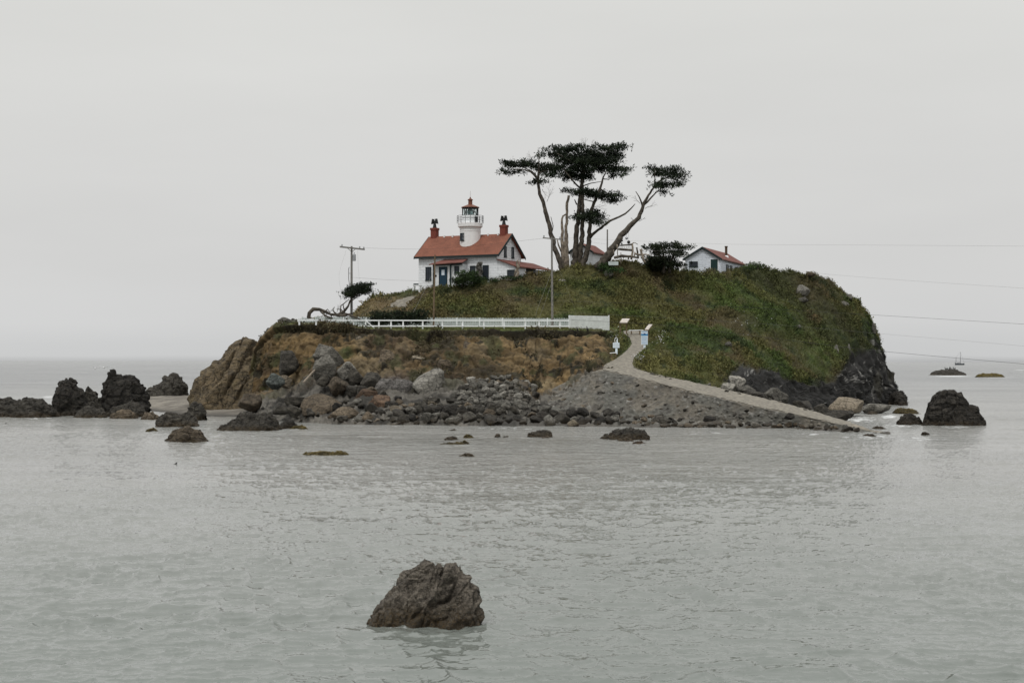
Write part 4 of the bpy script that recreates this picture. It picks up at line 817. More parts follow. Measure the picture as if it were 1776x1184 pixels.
for i, (lb, pts, Yv, dp, mt) in enumerate([
    ("low brown boulder at the water's edge below the broad black crag", [(186, 728), (192, 718), (206, 711), (215, 710), (228, 713), (238, 728)], 161, 1.5, 'brown'),
    ("flattened dark rock wedged under the pointed crag", [(120, 727), (130, 712), (150, 702), (165, 706), (180, 714), (190, 727)], 163, 2.0, 'dark'),
    ("mottled grey rock heap in front of the broad black crag", [(178, 722), (190, 706), (205, 700), (225, 694), (240, 700), (252, 712), (256, 724)], 166, 2.2, 'dark'),
    ("low reddish rock shelf beside the sand flat", [(240, 729), (250, 716), (262, 713), (276, 722), (284, 730)], 158, 1.6, 'brown'),
    ("broad dark double-humped rock in shallow water beyond the split boulder", [(265, 742), (270, 731), (277, 720), (287, 713), (297, 714), (306, 717), (320, 714), (332, 720), (341, 730), (347, 742)], 141, 1.9, 'dark'),
    ("dark pyramid boulder at the edge of the sand flat", [(314, 730), (322, 712), (330, 701), (338, 696), (348, 701), (357, 711), (363, 718), (360, 730)], 157, 1.5, 'dark'),
    ("split brown boulder with orange weed standing alone in the shallows", [(281, 766), (290, 754), (302, 743), (315, 739), (328, 739), (336, 745), (343, 744), (352, 755), (360, 766), (364, 772)], 114.5, 1.3, 'brown'),
    ("small weedy rock beside the double-humped rock", [(247, 750), (256, 743), (266, 741), (274, 746), (278, 750)], 132, 0.6, 'algae'),
    ("long dark sloping rock with a weedy tip at the foot of the boulder beach", [(374, 747), (380, 741), (390, 734), (402, 727), (416, 717), (428, 714), (442, 714), (455, 713), (468, 716), (476, 724), (481, 730), (486, 749)], 134, 2.4, 'dark'),
    ("low black rock trailing from the long sloping rock", [(480, 746), (486, 732), (497, 725), (508, 727), (516, 735), (520, 745)], 137, 1.2, 'black'),
    ("flat yellow-green weed-covered rock at the beach edge", [(498, 746), (508, 738), (522, 736), (534, 741), (538, 746)], 136, 0.9, 'algae'),
    ("long low weed-covered rock barely above the open water", [(516, 790), (530, 785), (545, 781), (560, 783), (575, 784), (590, 781), (600, 784), (606, 790)], 99.5, 0.9, 'algae'),
    ("jagged dark rock awash off the middle of the boulder beach", [(1042, 763), (1050, 754), (1062, 750), (1072, 745), (1085, 744), (1095, 742), (1106, 746), (1118, 747), (1126, 755), (1133, 763)], 120, 1.4, 'dark'),
    ("smooth pale rock leaning on the jagged dark rock awash", [(1064, 769), (1073, 761), (1086, 757), (1096, 760), (1103, 767)], 116.5, 0.5, 'brown'),
    ("small brown rock in front of the jagged dark rock awash", [(1093, 774), (1100, 766), (1112, 763), (1121, 766), (1127, 772)], 112.5, 0.5, 'rust'),
    ("smooth dark oval boulder in shallow water", [(911, 760), (914, 750), (922, 746), (935, 744), (948, 745), (957, 750), (961, 759)], 123.5, 0.9, 'dark'),
    ("pale flat stone touching the dark oval boulder", [(934, 762), (941, 757), (950, 756), (958, 761)], 120.5, 0.4, 'tan'),
    ("weed-covered low reef with a yellow-brown top", [(758, 774), (768, 769), (780, 766), (795, 765), (806, 763), (813, 767), (816, 773)], 111, 0.7, 'algae'),
    ("grey rock just behind the yellow-brown weedy reef", [(768, 766), (775, 758), (784, 755), (792, 758), (797, 765)], 117.5, 0.6, 'dark'),
    ("tiny round weed-green rock in the shallows", [(803, 759), (808, 753), (815, 752), (821, 758)], 122.5, 0.4, 'algae'),
    ("low flat grey-brown rock farthest out in the shallows", [(793, 793), (803, 788), (812, 785), (820, 788), (830, 793)], 98, 0.4, 'brown'),
    ("small dark round rock, one of a pair near the oval boulder", [(855, 761), (860, 754), (866, 753), (871, 760)], 122, 0.4, 'dark'),
    ("flatter of the two small rocks near the oval boulder", [(870, 760), (874, 755), (880, 755), (884, 760)], 122.4, 0.4, 'dark'),
    ("thin dark slab just clear of the water below the cobble pile", [(772, 748), (780, 744), (788, 743), (798, 747)], 135, 0.5, 'dark'),
    ("yellow weedy reef in the surf between headland cliff and black rock", [(1550, 715), (1556, 708), (1568, 706), (1578, 708), (1590, 711), (1600, 716)], 181, 2.0, 'algae'),
    ("black stub of rock at the seaward foot of the headland cliff", [(1545, 703), (1548, 684), (1556, 678), (1566, 677), (1571, 684), (1575, 701)], 218, 4, 'black'),
    ("small brown rock in the foam off the spit", [(1504, 719), (1509, 713), (1518, 713), (1524, 719)], 178, 0.8, 'brown'),
    ("low dark flat rock lying off the tip of the gravel spit", [(1494, 757), (1502, 752), (1512, 751), (1524, 756)], 125, 0.7, 'dark'),
    ("thin dark ledge at the tip of the gravel spit", [(1510, 744), (1520, 739), (1532, 739), (1545, 744)], 139, 0.8, 'dark'),
    ("little dark rock awash in the surf in front of the black rock", [(1597, 753), (1602, 749), (1608, 750), (1614, 754)], 128, 0.5, 'black'),
]):
    outline_rock("rock", lb, pts, Yv, dp, mt, nx=120, nv=80, base_z=-0.35, p=2.4)
outline_rock("islet", "distant dark islet lined with seabirds", [(1610, 650), (1618, 647), (1626, 643), (1636, 640.5), (1643, 641), (1655, 640), (1663, 642), (1670, 645), (1677, 650)], 720, 9, 'dark', cat="islet", nx=160, nv=70, amp=1.2)
outline_rock("islet", "low bare distant islet with a yellowish top", [(1695, 652), (1701, 648.5), (1712, 648), (1722, 647), (1733, 647.5), (1740, 650), (1744, 653)], 620, 8, 'algae', cat="islet", nx=120, nv=60, amp=1.1)
outline_rock("rock_outcrop", "steep slanting brown headland crag with diagonal strata beside the sand flat", [(316, 692), (326, 678), (336, 664), (346, 648), (356, 634), (366, 620), (374, 612), (381, 603), (390, 594), (399, 591), (408, 591), (417, 594), (424, 594), (430, 595), (440, 598), (450, 593), (460, 596), (472, 601), (486, 608), (498, 624), (512, 655), (524, 690)],
             182, 9, 'head', nx=330, nv=220, p=2.0, strat=3.4, ang=0.95, base_z=0.0, amp=0.42, inset=0.16, cat="rock outcrop", cell=0.22, cracks=[(330, 690, 392, 600, 2.2, .7), (352, 690, 412, 604, 2, .6), (380, 690, 430, 612, 2.2, .6), (410, 688, 452, 620, 2, .5), (365, 640, 384, 610, 1.6, .5)])
outline_rock("rock_outcrop", "rounded grey crag standing above the earth cliff end", [(450, 612), (455, 590), (460, 577), (468, 568), (478, 560), (490, 555), (500, 553), (512, 557), (520, 575), (526, 606)], 180, 4.5, 'grey', nx=200, nv=130, strat=1.8, base_z=5, cat="rock outcrop")
for lb, a in [("small round stone on the crag beside the fence end", (505, 515, 552, 559)), ("pale stone on top of the rounded crag", (489, 504, 552, 560))]:
    boulder(lb, *a, 'dark' if a[0] > 500 else 'grey', Y=181.5)

# boulders of the beach
BL = [("long pale grey boulder, uppermost of the three leaning on the earth cliff", 541, 595, 600, 634, 'grey', 158.8, 20), ("rounded pale grey boulder below the long one, leaning on the earth cliff", 542, 588, 615, 660, 'grey', 156.5, -8), ("smooth pale grey boulder with a flat face beside the leaning pair", 583, 622, 622, 657, 'pale', 157.5, -15),
    ("dark slab boulder stuck in the ochre cliff face", 474, 517, 605, 648, 'dark', 166.5, 8), ("flat-topped pinkish-grey boulder beneath the leaning boulders", 561, 603, 654, 686, 'brown', 154.5, 0), ("small dark boulder wedged between the leaning boulders", 548, 575, 648, 667, 'dark', 155.5, 0),
    ("dark angular boulder at the cliff foot beside the pale boulders", 600, 634, 640, 672, 'dark', 156.5, 15), ("black shadowy boulder at the cliff foot with a cracked face", 624, 662, 646, 680, 'dark', 156, -10), ("low dark boulder on the debris slope", 486, 530, 688, 708, 'dark', 155, 0), ("round dark boulder at the foot of the debris slope", 470, 500, 698, 719, 'dark', 153.5, 0),
    ("small black boulder tucked against the wide olive boulder", 497, 524, 702, 722, 'dark', 151.5, 0), ("wide olive-brown boulder, broadest on the beach", 521, 610, 685, 725, 'brown', 152.5, 3), ("egg-shaped dark brown boulder at the water's edge", 566, 623, 700, 732, 'brown', 148.5, 0), ("reddish boulder above the rust-coloured one", 612, 654, 672, 706, 'rust', 154, 10),
    ("tall rust-brown boulder tilted on its end", 636, 680, 683, 725, 'rust', 150.5, -18), ("small round brown boulder perched beside the tilted rust boulder", 670, 696, 690, 709, 'brown', 152.5, 0), ("ochre-brown egg boulder near the tide line", 667, 699, 704, 727, 'tan', 149, -12), ("tan-topped boulder half buried in the debris slope", 406, 452, 676, 712, 'brown', 162, -20),
    ("flat blue-green faced boulder on the debris slope", 460, 492, 648, 674, 'greyblue', 161, 6), ("orange-topped boulder behind the blue-green one", 476, 505, 646, 670, 'tan', 163, 0), ("small grey boulder above the reddish boulder", 604, 628, 668, 690, 'grey', 155, 0), ("grey slab with purple streaks at the cliff foot", 650, 684, 653, 694, 'purple', 155.5, 20), ("striped blue-grey slab leaning beside the big domed boulder", 680, 722, 650, 696, 'purple', 155, -25),
    ("big pale domed boulder, brightest on the beach", 716, 774, 639, 696, 'pale', 154.5, 5), ("pinkish rock set in the cliff above the domed boulder", 758, 792, 618, 656, 'brown', 158.3, 12), ("wide rounded rock half buried in the middle of the earth cliff", 794, 842, 586, 634, 'brown', 161.5, 0), ("small tan stone stuck in the cliff face", 710, 740, 616, 628, 'tan', 160, 0), ("tan stone near the cliff lip", 614, 630, 583, 597, 'tan', 164.5, 0), ("grey-brown knob in the cliff above the striped slabs", 654, 684, 606, 634, 'brown', 160.5, 10),
    ("black angular boulder at the base of the cobble pile", 756, 796, 700, 736, 'black', 147.5, 12), ("dark brown boulder beside the black angular one", 734, 762, 703, 732, 'dark', 148.5, -14), ("sandy angular slab above the dark tide-line boulders", 722, 764, 693, 716, 'tan', 150.5, -10), ("square dark boulder in the middle of the tide line", 790, 820, 703, 734, 'black', 147.3, 0), ("dark boulder with a peaked top next to the square one", 812, 846, 700, 730, 'dark', 148, 18), ("long flat dark slab sloping into the water", 829, 874, 717, 739, 'dark', 146.2, -10),
    ("pale peaked boulder within the cobble pile", 884, 904, 686, 706, 'grey', 151, 0), ("dark oval boulder under the gravel lip", 924, 954, 715, 735, 'black', 146.5, 0), ("tan stone at the water's edge below the gravel lip", 984, 1004, 728, 741, 'tan', 143.5, 0), ("black round boulder below the gravel slope", 1030, 1052, 722, 741, 'black', 144, 0), ("large dark flat-topped boulder below the gravel slope", 1130, 1164, 720, 742, 'dark', 143.3, 0), ("wide grey slab at the foot of the gravel slope", 1212, 1262, 731, 745, 'dark', 141.8, 0),
    ("pale rounded boulder on the land side of the causeway, topmost of its heap", 1263, 1295, 652, 679, 'pale', 151.5, 0), ("small pale boulder beside the causeway, lowest on the grassy side of its heap", 1252, 1276, 664, 683, 'pale', 150, 0), ("flat grey boulder beneath the topmost pale one", 1276, 1314, 668, 684, 'grey', 151, 0), ("long dark whale-backed boulder behind the causeway", 1286, 1337, 679, 700, 'dark', 149.8, 5), ("grey-brown domed boulder behind the causeway", 1324, 1368, 673, 701, 'grey', 152.5, 0), ("low dark boulder behind the causeway, beyond the domed one", 1376, 1412, 694, 714, 'dark', 150, 0),
    ("dark boulder with a pale face at the bend of the spit", 1412, 1442, 700, 722, 'dark', 149, -10), ("long tan boulder at the foot of the black cliff", 1441, 1510, 690, 720, 'tan', 170, 0), ("pale blue-grey boulder with a pink shoulder at the cliff foot", 1500, 1552, 696, 718, 'pale', 180, 0), ("dark rock on the back of the spit near the foam", 1430, 1478, 711, 733, 'dark', 145, 5), ("small dark stone on the back of the spit", 1458, 1484, 712, 724, 'dark', 150, 0), ("lone black stone sitting on the gravel of the spit", 1361, 1379, 716, 729, 'black', 138.8, 0)]
for i, (lb, x0, x1, y0, y1, mt, Yv, tl) in enumerate(BL):
    boulder(lb, x0, x1, y0, y1, mt, Y=Yv, tilt=tl, seed=300 + i * 7, ang=0.9 + 0.1 * ((i * 37) % 10) / 10)
# pale rocks in the hillside turf
for i, (lb, x0, x1, y0, y1, mt) in enumerate([("rounded pale rock in the grass near the cypresses, upper of two", 1036, 1050, 456, 471, 'pale'), ("rounded pale rock in the grass near the cypresses, lower of two", 1048, 1064, 467, 482, 'pale'), ("large pale grey rock face in the upper slope", 1380, 1406, 494, 516, 'pale'),
    ("lower grey rock just under the large pale face", 1384, 1402, 515, 527, 'grey'), ("flat pale rock near the steep shoulder of the hill", 1456, 1474, 522, 534, 'grey'), ("small grey rock on the crest past the cottage", 1326, 1342, 458, 466, 'grey'), ("small brown-topped rock on the crest before the steep shoulder", 1398, 1414, 470, 480, 'brown'),
    ("pale stone high on the hill below the crest", 966, 982, 484, 492, 'pale'), ("pale stone in the dark slope above the causeway heap", 1258, 1270, 592, 602, 'grey'), ("two-toned white stone at mid slope", 1380, 1390, 563, 569, 'pale'), ("streaked white rock above the black cliff", 1446, 1456, 598, 614, 'pale'), ("small white rock above the black cliff", 1470, 1476, 596, 610, 'pale'), ("white stain-coloured rock low on the black cliff", 1455, 1466, 645, 655, 'pale'),
    ("pale narrow rock low on the steep edge", 1466, 1480, 510, 520, 'grey'), ("pale slab along the steep outer edge", 1484, 1496, 512, 530, 'grey'), ("thin pale slab lower on the steep outer edge", 1513, 1520, 560, 580, 'grey')]):
    g = ground((x0 + x1) / 2, (y0 + y1) / 2)
    if g is not None: boulder(lb, x0, x1, y0, y1, mt, Y=float(g[1]) - 0.7, seed=900 + i, ang=0.8, res=(40, 26), sink=0.1, name="rock", cat="rock")

# cobbles: small stones one by one, copies of a dozen shapes
random.seed(21)
STM = {k: [boulder_mesh("stone", M[k], 50 + j * 3 + len(k) * 11, (28, 18), 0.95, 13) for j in range(5)] for k in ('grey', 'pale', 'dark', 'black', 'brown', 'tan')}
placed = []
def stone(px, py, w, h, kind, label, group, Y=None, k=0.5):
    Yv = Y or groundY(px, py)
    o = bpy.data.objects.new("stone", random.choice(STM[kind])); col.objects.link(o)
    w *= 1.25; h *= 1.2; W_ = w / F * Yv / 2; o.scale = (W_, W_ * random.uniform(0.7, 1.1), h / F * Yv / 2); q = at(px, py, Yv)
    o.location = (q.x, q.y + W_ * 0.4, q.z + h / F * Yv * k * 0.5); o.rotation_euler = (random.uniform(-.4, .4), random.uniform(-.5, .5), random.uniform(0, 6.28))
    tag(o, label, "stone", group); placed.append((px, py, w))
def scatter(n, poly, wr, kinds, label, group, mind=0.5, Yf=None, asp=(0.6, 0.95), k=0.5):
    xs = [p_[0] for p_ in poly]; ys = [p_[1] for p_ in poly]; got = 0; tries = 0; loc = []
    while got < n and tries < n * 60:
        tries += 1; x = random.uniform(min(xs), max(xs)); y = random.uniform(min(ys), max(ys)); ins = False; j = len(poly) - 1
        for i in range(len(poly)):
            if ((poly[i][1] > y) != (poly[j][1] > y)) and x < (poly[j][0]-poly[i][0])*(y-poly[i][1])/(poly[j][1]-poly[i][1]+1e-9)+poly[i][0]: ins = not ins
            j = i
        if not ins: continue
        w = random.uniform(*wr)
        if any(abs(x-a) < (w+c)*mind*0.5 and abs(y-b) < (w+c)*mind*0.32 for a, b, c in loc): continue
        loc.append((x, y, w)); stone(x, y, w, w * random.uniform(*asp), random.choice(kinds), label, group, Yf(x, y) if Yf else None, k); got += 1
scatter(105, [(782, 700), (800, 672), (830, 661), (880, 658), (915, 664), (932, 680), (932, 705), (900, 712), (850, 706), (800, 712)], (10, 19), ['grey', 'grey', 'grey', 'dark', 'pale'], "rounded grey cobble in the heaped pile below the earth cliff", "cobbles heaped below the earth cliff", 0.62)
scatter(62, [(680, 736), (690, 712), (760, 706), (880, 706), (960, 716), (1070, 722), (1070, 738), (900, 738), (750, 738)], (12, 26), ['dark', 'dark', 'black', 'grey', 'brown'], "wet dark stone along the waterline below the cliff and gravel lip", "dark stones along the waterline", 0.72)
scatter(52, [(1075, 740), (1075, 722), (1160, 726), (1300, 736), (1440, 742), (1490, 748), (1490, 751), (1300, 746)], (9, 22), ['dark', 'grey', 'brown', 'black'], "rough stone along the foot of the gravel slope", "stones at the foot of the gravel slope", 0.7, asp=(0.4, 0.7))
scatter(26, [(560, 738), (600, 731), (690, 726), (700, 738), (640, 741)], (8, 15), ['pale', 'grey', 'tan', 'dark'], "pale flat stone on the wet edge of the boulder beach", "pale stones on the wet beach edge", 0.7, asp=(0.3, 0.5))
scatter(36, [(945, 700), (1045, 655), (1300, 712), (1400, 730), (1300, 735), (1100, 715)], (4, 12), ['grey', 'dark', 'dark', 'brown'], "lone stone resting on the grey gravel slope", "stones on the gravel slope", 1.1, asp=(0.4, 0.7), k=0.2)
scatter(11, [(1150, 657), (1260, 681), (1420, 722), (1440, 718), (1260, 674), (1150, 652)], (5, 9), ['grey', 'dark'], "small stone edging the landward side of the causeway path", "stones edging the path", 0.9, asp=(0.5, 0.8))

scatter(46, [(500, 730), (520, 708), (600, 672), (700, 690), (760, 700), (740, 728), (620, 732), (520, 735)], (12, 24), ['dark', 'dark', 'black', 'brown', 'grey'], "rough dark stone filling the gaps between the big beach boulders", "stones between the beach boulders", 0.6)
# ------------------------------------------------------------------ buildings
def wbox(mb, o, u, n, x0, x1, d0, d1, z0, z1):
    """box on a wall: o corner, u along the wall, n outwards"""
    o = Vector(o); u = Vector(u); n = Vector(n); P = []
    for z in (z0, z1):
        for (a, d) in ((x0, d0), (x1, d0), (x1, d1), (x0, d1)): P.append(o + u * a + n * d + Vector((0, 0, z)))
    mb.hexa(P)
def window(root, o, u, n, x0, x1, z0, z1, mull=(1, 1), trim='green_trim', fr=0.10):
    m = MB()
    wbox(m, o, u, n, x0, x0 + fr, 0.0, 0.07, z0, z1); wbox(m, o, u, n, x1 - fr, x1, 0.0, 0.07, z0, z1)
    wbox(m, o, u, n, x0 + fr, x1 - fr, 0.0, 0.07, z1 - fr, z1); wbox(m, o, u, n, x0 - 0.04, x1 + 0.04, 0.0, 0.12, z0 - 0.1, z0)
    wbox(m, o, u, n, x0 + fr, x1 - fr, 0.0, 0.07, z0, z0 + fr * 0.7)
    for i in range(mull[0]):
        x = x0 + fr + (x1 - x0 - 2 * fr) * (i + 1) / (mull[0] + 1); wbox(m, o, u, n, x - 0.02, x + 0.02, 0.0, 0.05, z0 + fr * .7, z1 - fr)
    for i in range(mull[1]):
        z = z0 + fr + (z1 - z0 - 2 * fr) * (i + 1) / (mull[1] + 1); wbox(m, o, u, n, x0 + fr, x1 - fr, 0.0, 0.045, z - 0.025, z + 0.025)
    f = m.build("window", M[trim], root); g = MB(); wbox(g, o, u, n, x0 + fr, x1 - fr, -0.02, 0.025, z0 + fr * .7, z1 - fr); g.build("pane", M['glass'], f)
    return f
def slab(mb, a, b, c, d, t):
    """roof sheet through four points, thickness t downwards"""
    dn = Vector((0, 0, -t)); A = [Vector(q) for q in (a, b, c, d)]
    mb.hexa([A[0] + dn, A[1] + dn, A[2] + dn, A[3] + dn] + A)

def lighthouse():
    P0 = Vector((-11.6, 193, 0)); P1 = Vector((-1.81, 188, 0)); Wd = (P1 - P0).length; rz = math.atan2(P1.y - P0.y, P1.x - P0.x); zb = 14.0
    D = 6.4; ze, zr = 19.15 - zb, 21.55 - zb
    r = thing("lighthouse", "white stone lighthouse cottage with red roof, two red chimneys and a round lantern tower", "lighthouse", (P0.x, P0.y, zb), rz)
    w = MB(); w.v += []
    # walls as one gabled solid: section in (y, z) extruded along x
    sec = [(0, -1.5), (D, -1.5), (D, ze), (D / 2, zr - 0.12), (0, ze)]
    b0 = [(0, y, z) for y, z in sec]; b1 = [(Wd, y, z) for y, z in sec]; w.v = b0 + b1; w.f = [(4, 3, 2, 1, 0), (5, 6, 7, 8, 9)] + [(k, (k+1) % 5, (k+1) % 5 + 5, k + 5) for k in range(5)]
    w.build("wall", M['stonewall'], r)
    rf = MB(); ox = 0.38; oy = 0.45; sl = (zr - ze) / (D / 2)
    slab(rf, (-ox, -oy, ze - sl * oy + .1), (Wd + ox, -oy, ze - sl * oy + .1), (Wd + ox, D / 2, zr + .1), (-ox, D / 2, zr + .1), 0.16)
    slab(rf, (-ox, D / 2, zr + .098), (Wd + ox, D / 2, zr + .098), (Wd + ox, D + oy, ze - sl * oy + .1), (-ox, D + oy, ze - sl * oy + .1), 0.16)
    roof = rf.build("roof", M['roof'], r)
    tr = MB()
    for x in (Wd + ox, -ox - 0.06):
        slab(tr, (x, -oy - .03, ze - sl * oy + .08), (x + .06, -oy - .03, ze - sl * oy + .08), (x + .06, D / 2, zr + .12), (x, D / 2, zr + .12), 0.3)
        slab(tr, (x, D / 2, zr + .118), (x + .06, D / 2, zr + .118), (x + .06, D + oy + .03, ze - sl * oy + .08), (x, D + oy + .03, ze - sl * oy + .08), 0.3)
    tr.box(-ox, Wd + ox, -oy - .05, -oy, ze - sl * oy - .16, ze - sl * oy + .08); tr.build("roof_trim", M['green_trim'], roof)
    vt = MB()
    for x in (1.9, 3.1, 8.1, 9.5): vt = MB(); vt.box(x, x + .16, D/2 - .35, D/2 - .12, zr - .1, zr + .15); vt.build("roof_vent", M['cream'], roof)
    for x in (0.45, Wd - 0.75):
        c = MB(); c.box(x - .38, x + .38, D/2 - .38, D/2 + .38, zr - .5, 22.45 - zb); c.box(x - .44, x + .44, D/2 - .44, D/2 + .44, 22.45 - zb, 22.72 - zb)
        ch = c.build("chimney", M['red'], r); k = MB(); z0 = 22.72 - zb
        k.lathe([(0.26, z0), (0.17, z0 + .45), (0.12, z0 + .75), (0.12, z0 + .85)], 12, (x, D/2))
        k.box(x - .20, x + .20, D/2 - .12, D/2 + .12, z0 + .78, z0 + .92)
        for s in (-1, 1): k.hexa([(x + s*.20, D/2-.14, z0+.55), (x + s*.46, D/2-.14, z0+.50), (x + s*.46, D/2+.14, z0+.50), (x + s*.20, D/2+.14, z0+.55), (x + s*.10, D/2-.14, z0+1.12), (x + s*.32, D/2-.14, z0+1.16), (x + s*.32, D/2+.14, z0+1.16), (x + s*.10, D/2+.14, z0+1.12)])
        k.build("cowl", M['iron'], ch)
    # tower
    tx, ty = 6.0, 2.35
    m = MB(); zz = lambda py: float(zof(815, py, 192.2)) - zb
    m.lathe([(1.28, 2.0), (1.28, zz(402)), (1.31, zz(401.5)), (1.31, zz(400.5)), (1.28, zz(400)), (1.31, zz(396)), (1.44, zz(394)), (1.52, zz(393.5)), (1.52, zz(387.5)), (1.49, zz(387))], 40, (tx, ty)); tw = m.build("tower", M['cream'], r, smooth=False)
    m = MB(); m.lathe([(1.0, zz(387)), (1.0, zz(374))], 10, (tx, ty)); ln = m.build("lantern_wall", M['white'], r)
    m = MB(); m.lathe([(1.012, zz(378.6)), (1.012, zz(378.2))], 10, (tx, ty)); 
    wbox(m, (tx, ty, 0), (0, -1, 0), (1, 0, 0), -0.05, 0.5, 0.96, 1.03, zz(386.5), zz(376)); m.build("lantern_door", M['iron'], ln)
    m = MB()
    for k in range(10):
        a0 = 2*math.pi*k/10; a1 = a0 + 2*math.pi/10; p0 = Vector((tx + .97*math.cos(a0), ty + .97*math.sin(a0), zz(374))); p1 = Vector((tx + .97*math.cos(a0), ty + .97*math.sin(a0), zz(361)))
        am = a0 + 2*math.pi/20
        m.beam(p0, p1, 0.07); m.beam((tx + .94*math.cos(a0), ty + .94*math.sin(a0), zz(374)), (tx + .94*math.cos(am), ty + .94*math.sin(am), zz(361)), 0.05)
    m.lathe([(1.0, zz(361.5)), (1.04, zz(361.2)), (1.04, zz(360)), (1.0, zz(360))], 20, (tx, ty)); m.build("lantern_frame", M['iron'], ln)
    m = MB(); m.lathe([(0.93, zz(373.8)), (0.93, zz(361.5))], 20, (tx, ty), cap=False); m.build("lantern_glass", M['lens'], ln)
    m = MB(); m.lathe([(0.12, zz(374)), (0.30, zz(372)), (0.38, zz(369)), (0.38, zz(366)), (0.28, zz(363)), (0.1, zz(361.5))], 16, (tx, ty)); m.build("lens", M['fresnel'], ln)
    m = MB(); m.lathe([(1.1, zz(360.6)), (1.14, zz(360)), (1.10, zz(359)), (0.62, zz(356.4)), (0.40, zz(355)), (0.26, zz(354.5)), (0.25, zz(347.5)), (0.34, zz(347)), (0.34, zz(346)), (0.24, zz(345.6)), (0.15, zz(344.2)), (0.07, zz(343.8)), (0.10, zz(342.8)), (0.04, zz(341.6)), (0.015, zz(341)), (0.012, zz(331))], 24, (tx, ty))
    m.build("lantern_roof", M['lantern_red'], r)
    m = MB()
    for k in range(16):
        a = 2*math.pi*(k+.3)/16; x, y = tx + 1.62*math.cos(a), ty + 1.62*math.sin(a); m.beam((x, y, zz(387.6)), (x, y, zz(374.3)), 0.035)
    for py in (374.5, 378.5, 382.5):
        ring = [(tx + 1.62*math.cos(2*math.pi*k/32), ty + 1.62*math.sin(2*math.pi*k/32), zz(py)) for k in range(33)]; m.tube(ring, 0.02, 5, False)
    m.build("railing", M['iron'], r)
    # window let into the tower
    nrm = Vector((math.sin(rz + .12) * -1, -math.cos(rz + .12), 0)); aa = -math.pi/2 - 0.12
    nrm = Vector((math.cos(aa), math.sin(aa), 0)); uu = Vector((-nrm.y, nrm.x, 0)); o = Vector((tx, ty, 0)) + nrm * 1.24
    window(r, o, uu, nrm, -0.62, 0.0, zz(417.5), zz(405), (0, 1))
    # windows of the front (measured along the wall) and of the gable
    F0 = (0, 0, 0); U = (1, 0, 0); Nf = (0, -1, 0)
    def along(px):      # px of the photo -> distance along the front wall
        s = (px - CX) / F; return ((s * P0.y - P0.x) / ((P1.x - P0.x) - s * (P1.y - P0.y))) * Wd
    def zf(px, py):
        a = along(px) / Wd; return float(zof(px, py, P0.y + (P1.y - P0.y) * a)) - zb
    for (a, b2, y0, y1, mu) in [(738, 748, 463, 485.5, (1, 1)), (837, 847.5, 460, 484, (1, 1)), (815, 824.5, 461, 484, (1, 1))]: window(r, F0, U, Nf, along(a), along(b2), zf(a, y1), zf(a, y0), mu)
    G0 = (Wd, 0, 0); GU = (0, 1, 0); GN = (1, 0, 0)
    for (d0, d1) in ((1.75, 2.4), (3.75, 4.4)): window(r, G0, GU, GN, d0, d1, 18.75 - zb, 20.05 - zb, (0, 1))
    # entrance porch
    x0, x1 = along(761), along(790); x2 = along(810)
    m = MB(); zt = zf(770, 458.5); m.box(x0, x2 - .1, -1.0, -.003, -1.0, zt - .06); pr = m.build("porch", M['white'], r)
    m = MB(); slab(m, (x0 - .45, -1.7, zt - .05), (x2 + .35, -1.7, zt + .12), (x2 + .1, -.02, zt + .62), (x0 + .8, -.02, zt + .62), .1); m.build("porch_roof", M['roof_dark'], r)
    m = MB()
    for x in (x0 - .02, x1): m.box(x, x + .16, -1.5, -1.34, -1.0, zt - .08)
    m.box(x0 - .1, x2, -1.36, -1.26, zt - .2, zt - .04); m.build("porch_post", M['green_trim'], pr)
    dx0, dx1 = along(769.5), along(781.5); m = MB(); m.box(dx0, dx1, -1.05, -1.0, -.6, zf(775, 464.5)); dr = m.build("door", M['door_blue'], r)
    zd = zf(775, 464.5); m = MB(); m.box(dx0 + .28, dx1 - .28, -1.07, -1.051, zd - .95, zd - .3); m.build("door_window", M['signwhite'], dr)
    m = MB(); m.box(dx0 - .1, dx0, -1.07, -1.003, -.6, zd + .08); m.box(dx1, dx1 + .1, -1.07, -1.003, -.6, zd + .08); m.box(dx0, dx1, -1.07, -1.051, zd, zd + .08); m.build("door_frame", M['green_trim'], dr)
    window(r, (0, -1.0, 0), U, Nf, along(795), along(803), zf(800, 474), zf(800, 462), (0, 1))
    m = MB(); m.lathe([(0.0, 0), (.13, 0), (.13, .03), (0, .03)], 12); pl = m.build("wall_plaque", M['iron'], r); pl.location = (dx0 - .55, -1.02, zd - 1.0); pl.rotation_euler = (math.pi/2, 0, 0)
    # lean-to wing at the gable end
    wz = 18.35 - zb; wl = 2.55; L_ = 9.8; z2 = 17.42 - zb
    m = MB(); m.hexa([(Wd + .003, .06, -2), (Wd + wl - .15, .06, -2), (Wd + wl - .15, 3.0, -2), (Wd + .003, 3.0, -2), (Wd + .003, .06, wz - .12), (Wd + wl - .15, .06, z2 - .06), (Wd + wl - .15, 3.0, z2 - .06), (Wd + .003, 3.0, wz - .12)])
    m.box(Wd + .4, Wd + .5, 3.0, L_ - .2, -2, wz - .3); m.box(Wd + wl - .32, Wd + wl - .26, 3.0, L_ - .2, -2, z2 - .75); m.build("wing_wall", M['stonewall'], r)
    m = MB(); slab(m, (Wd - .003, -.25, wz + .02), (Wd + wl + .2, -.25, z2), (Wd + wl + .2, L_, z2), (Wd - .003, L_, wz + .02), .12); m.build("wing_roof", M['roof_dark'], r)
    m = MB()
    for y in (3.1, 4.7, 6.3, 7.9, 9.5): m.box(Wd + wl - .25, Wd + wl - .13, y, y + .12, -2, z2 - .15)
    m.box(Wd + wl - .27, Wd + wl - .12, 3.0, L_ - .1, z2 - .28, z2 - .15); m.build("wing_post", M['green_trim'], r)
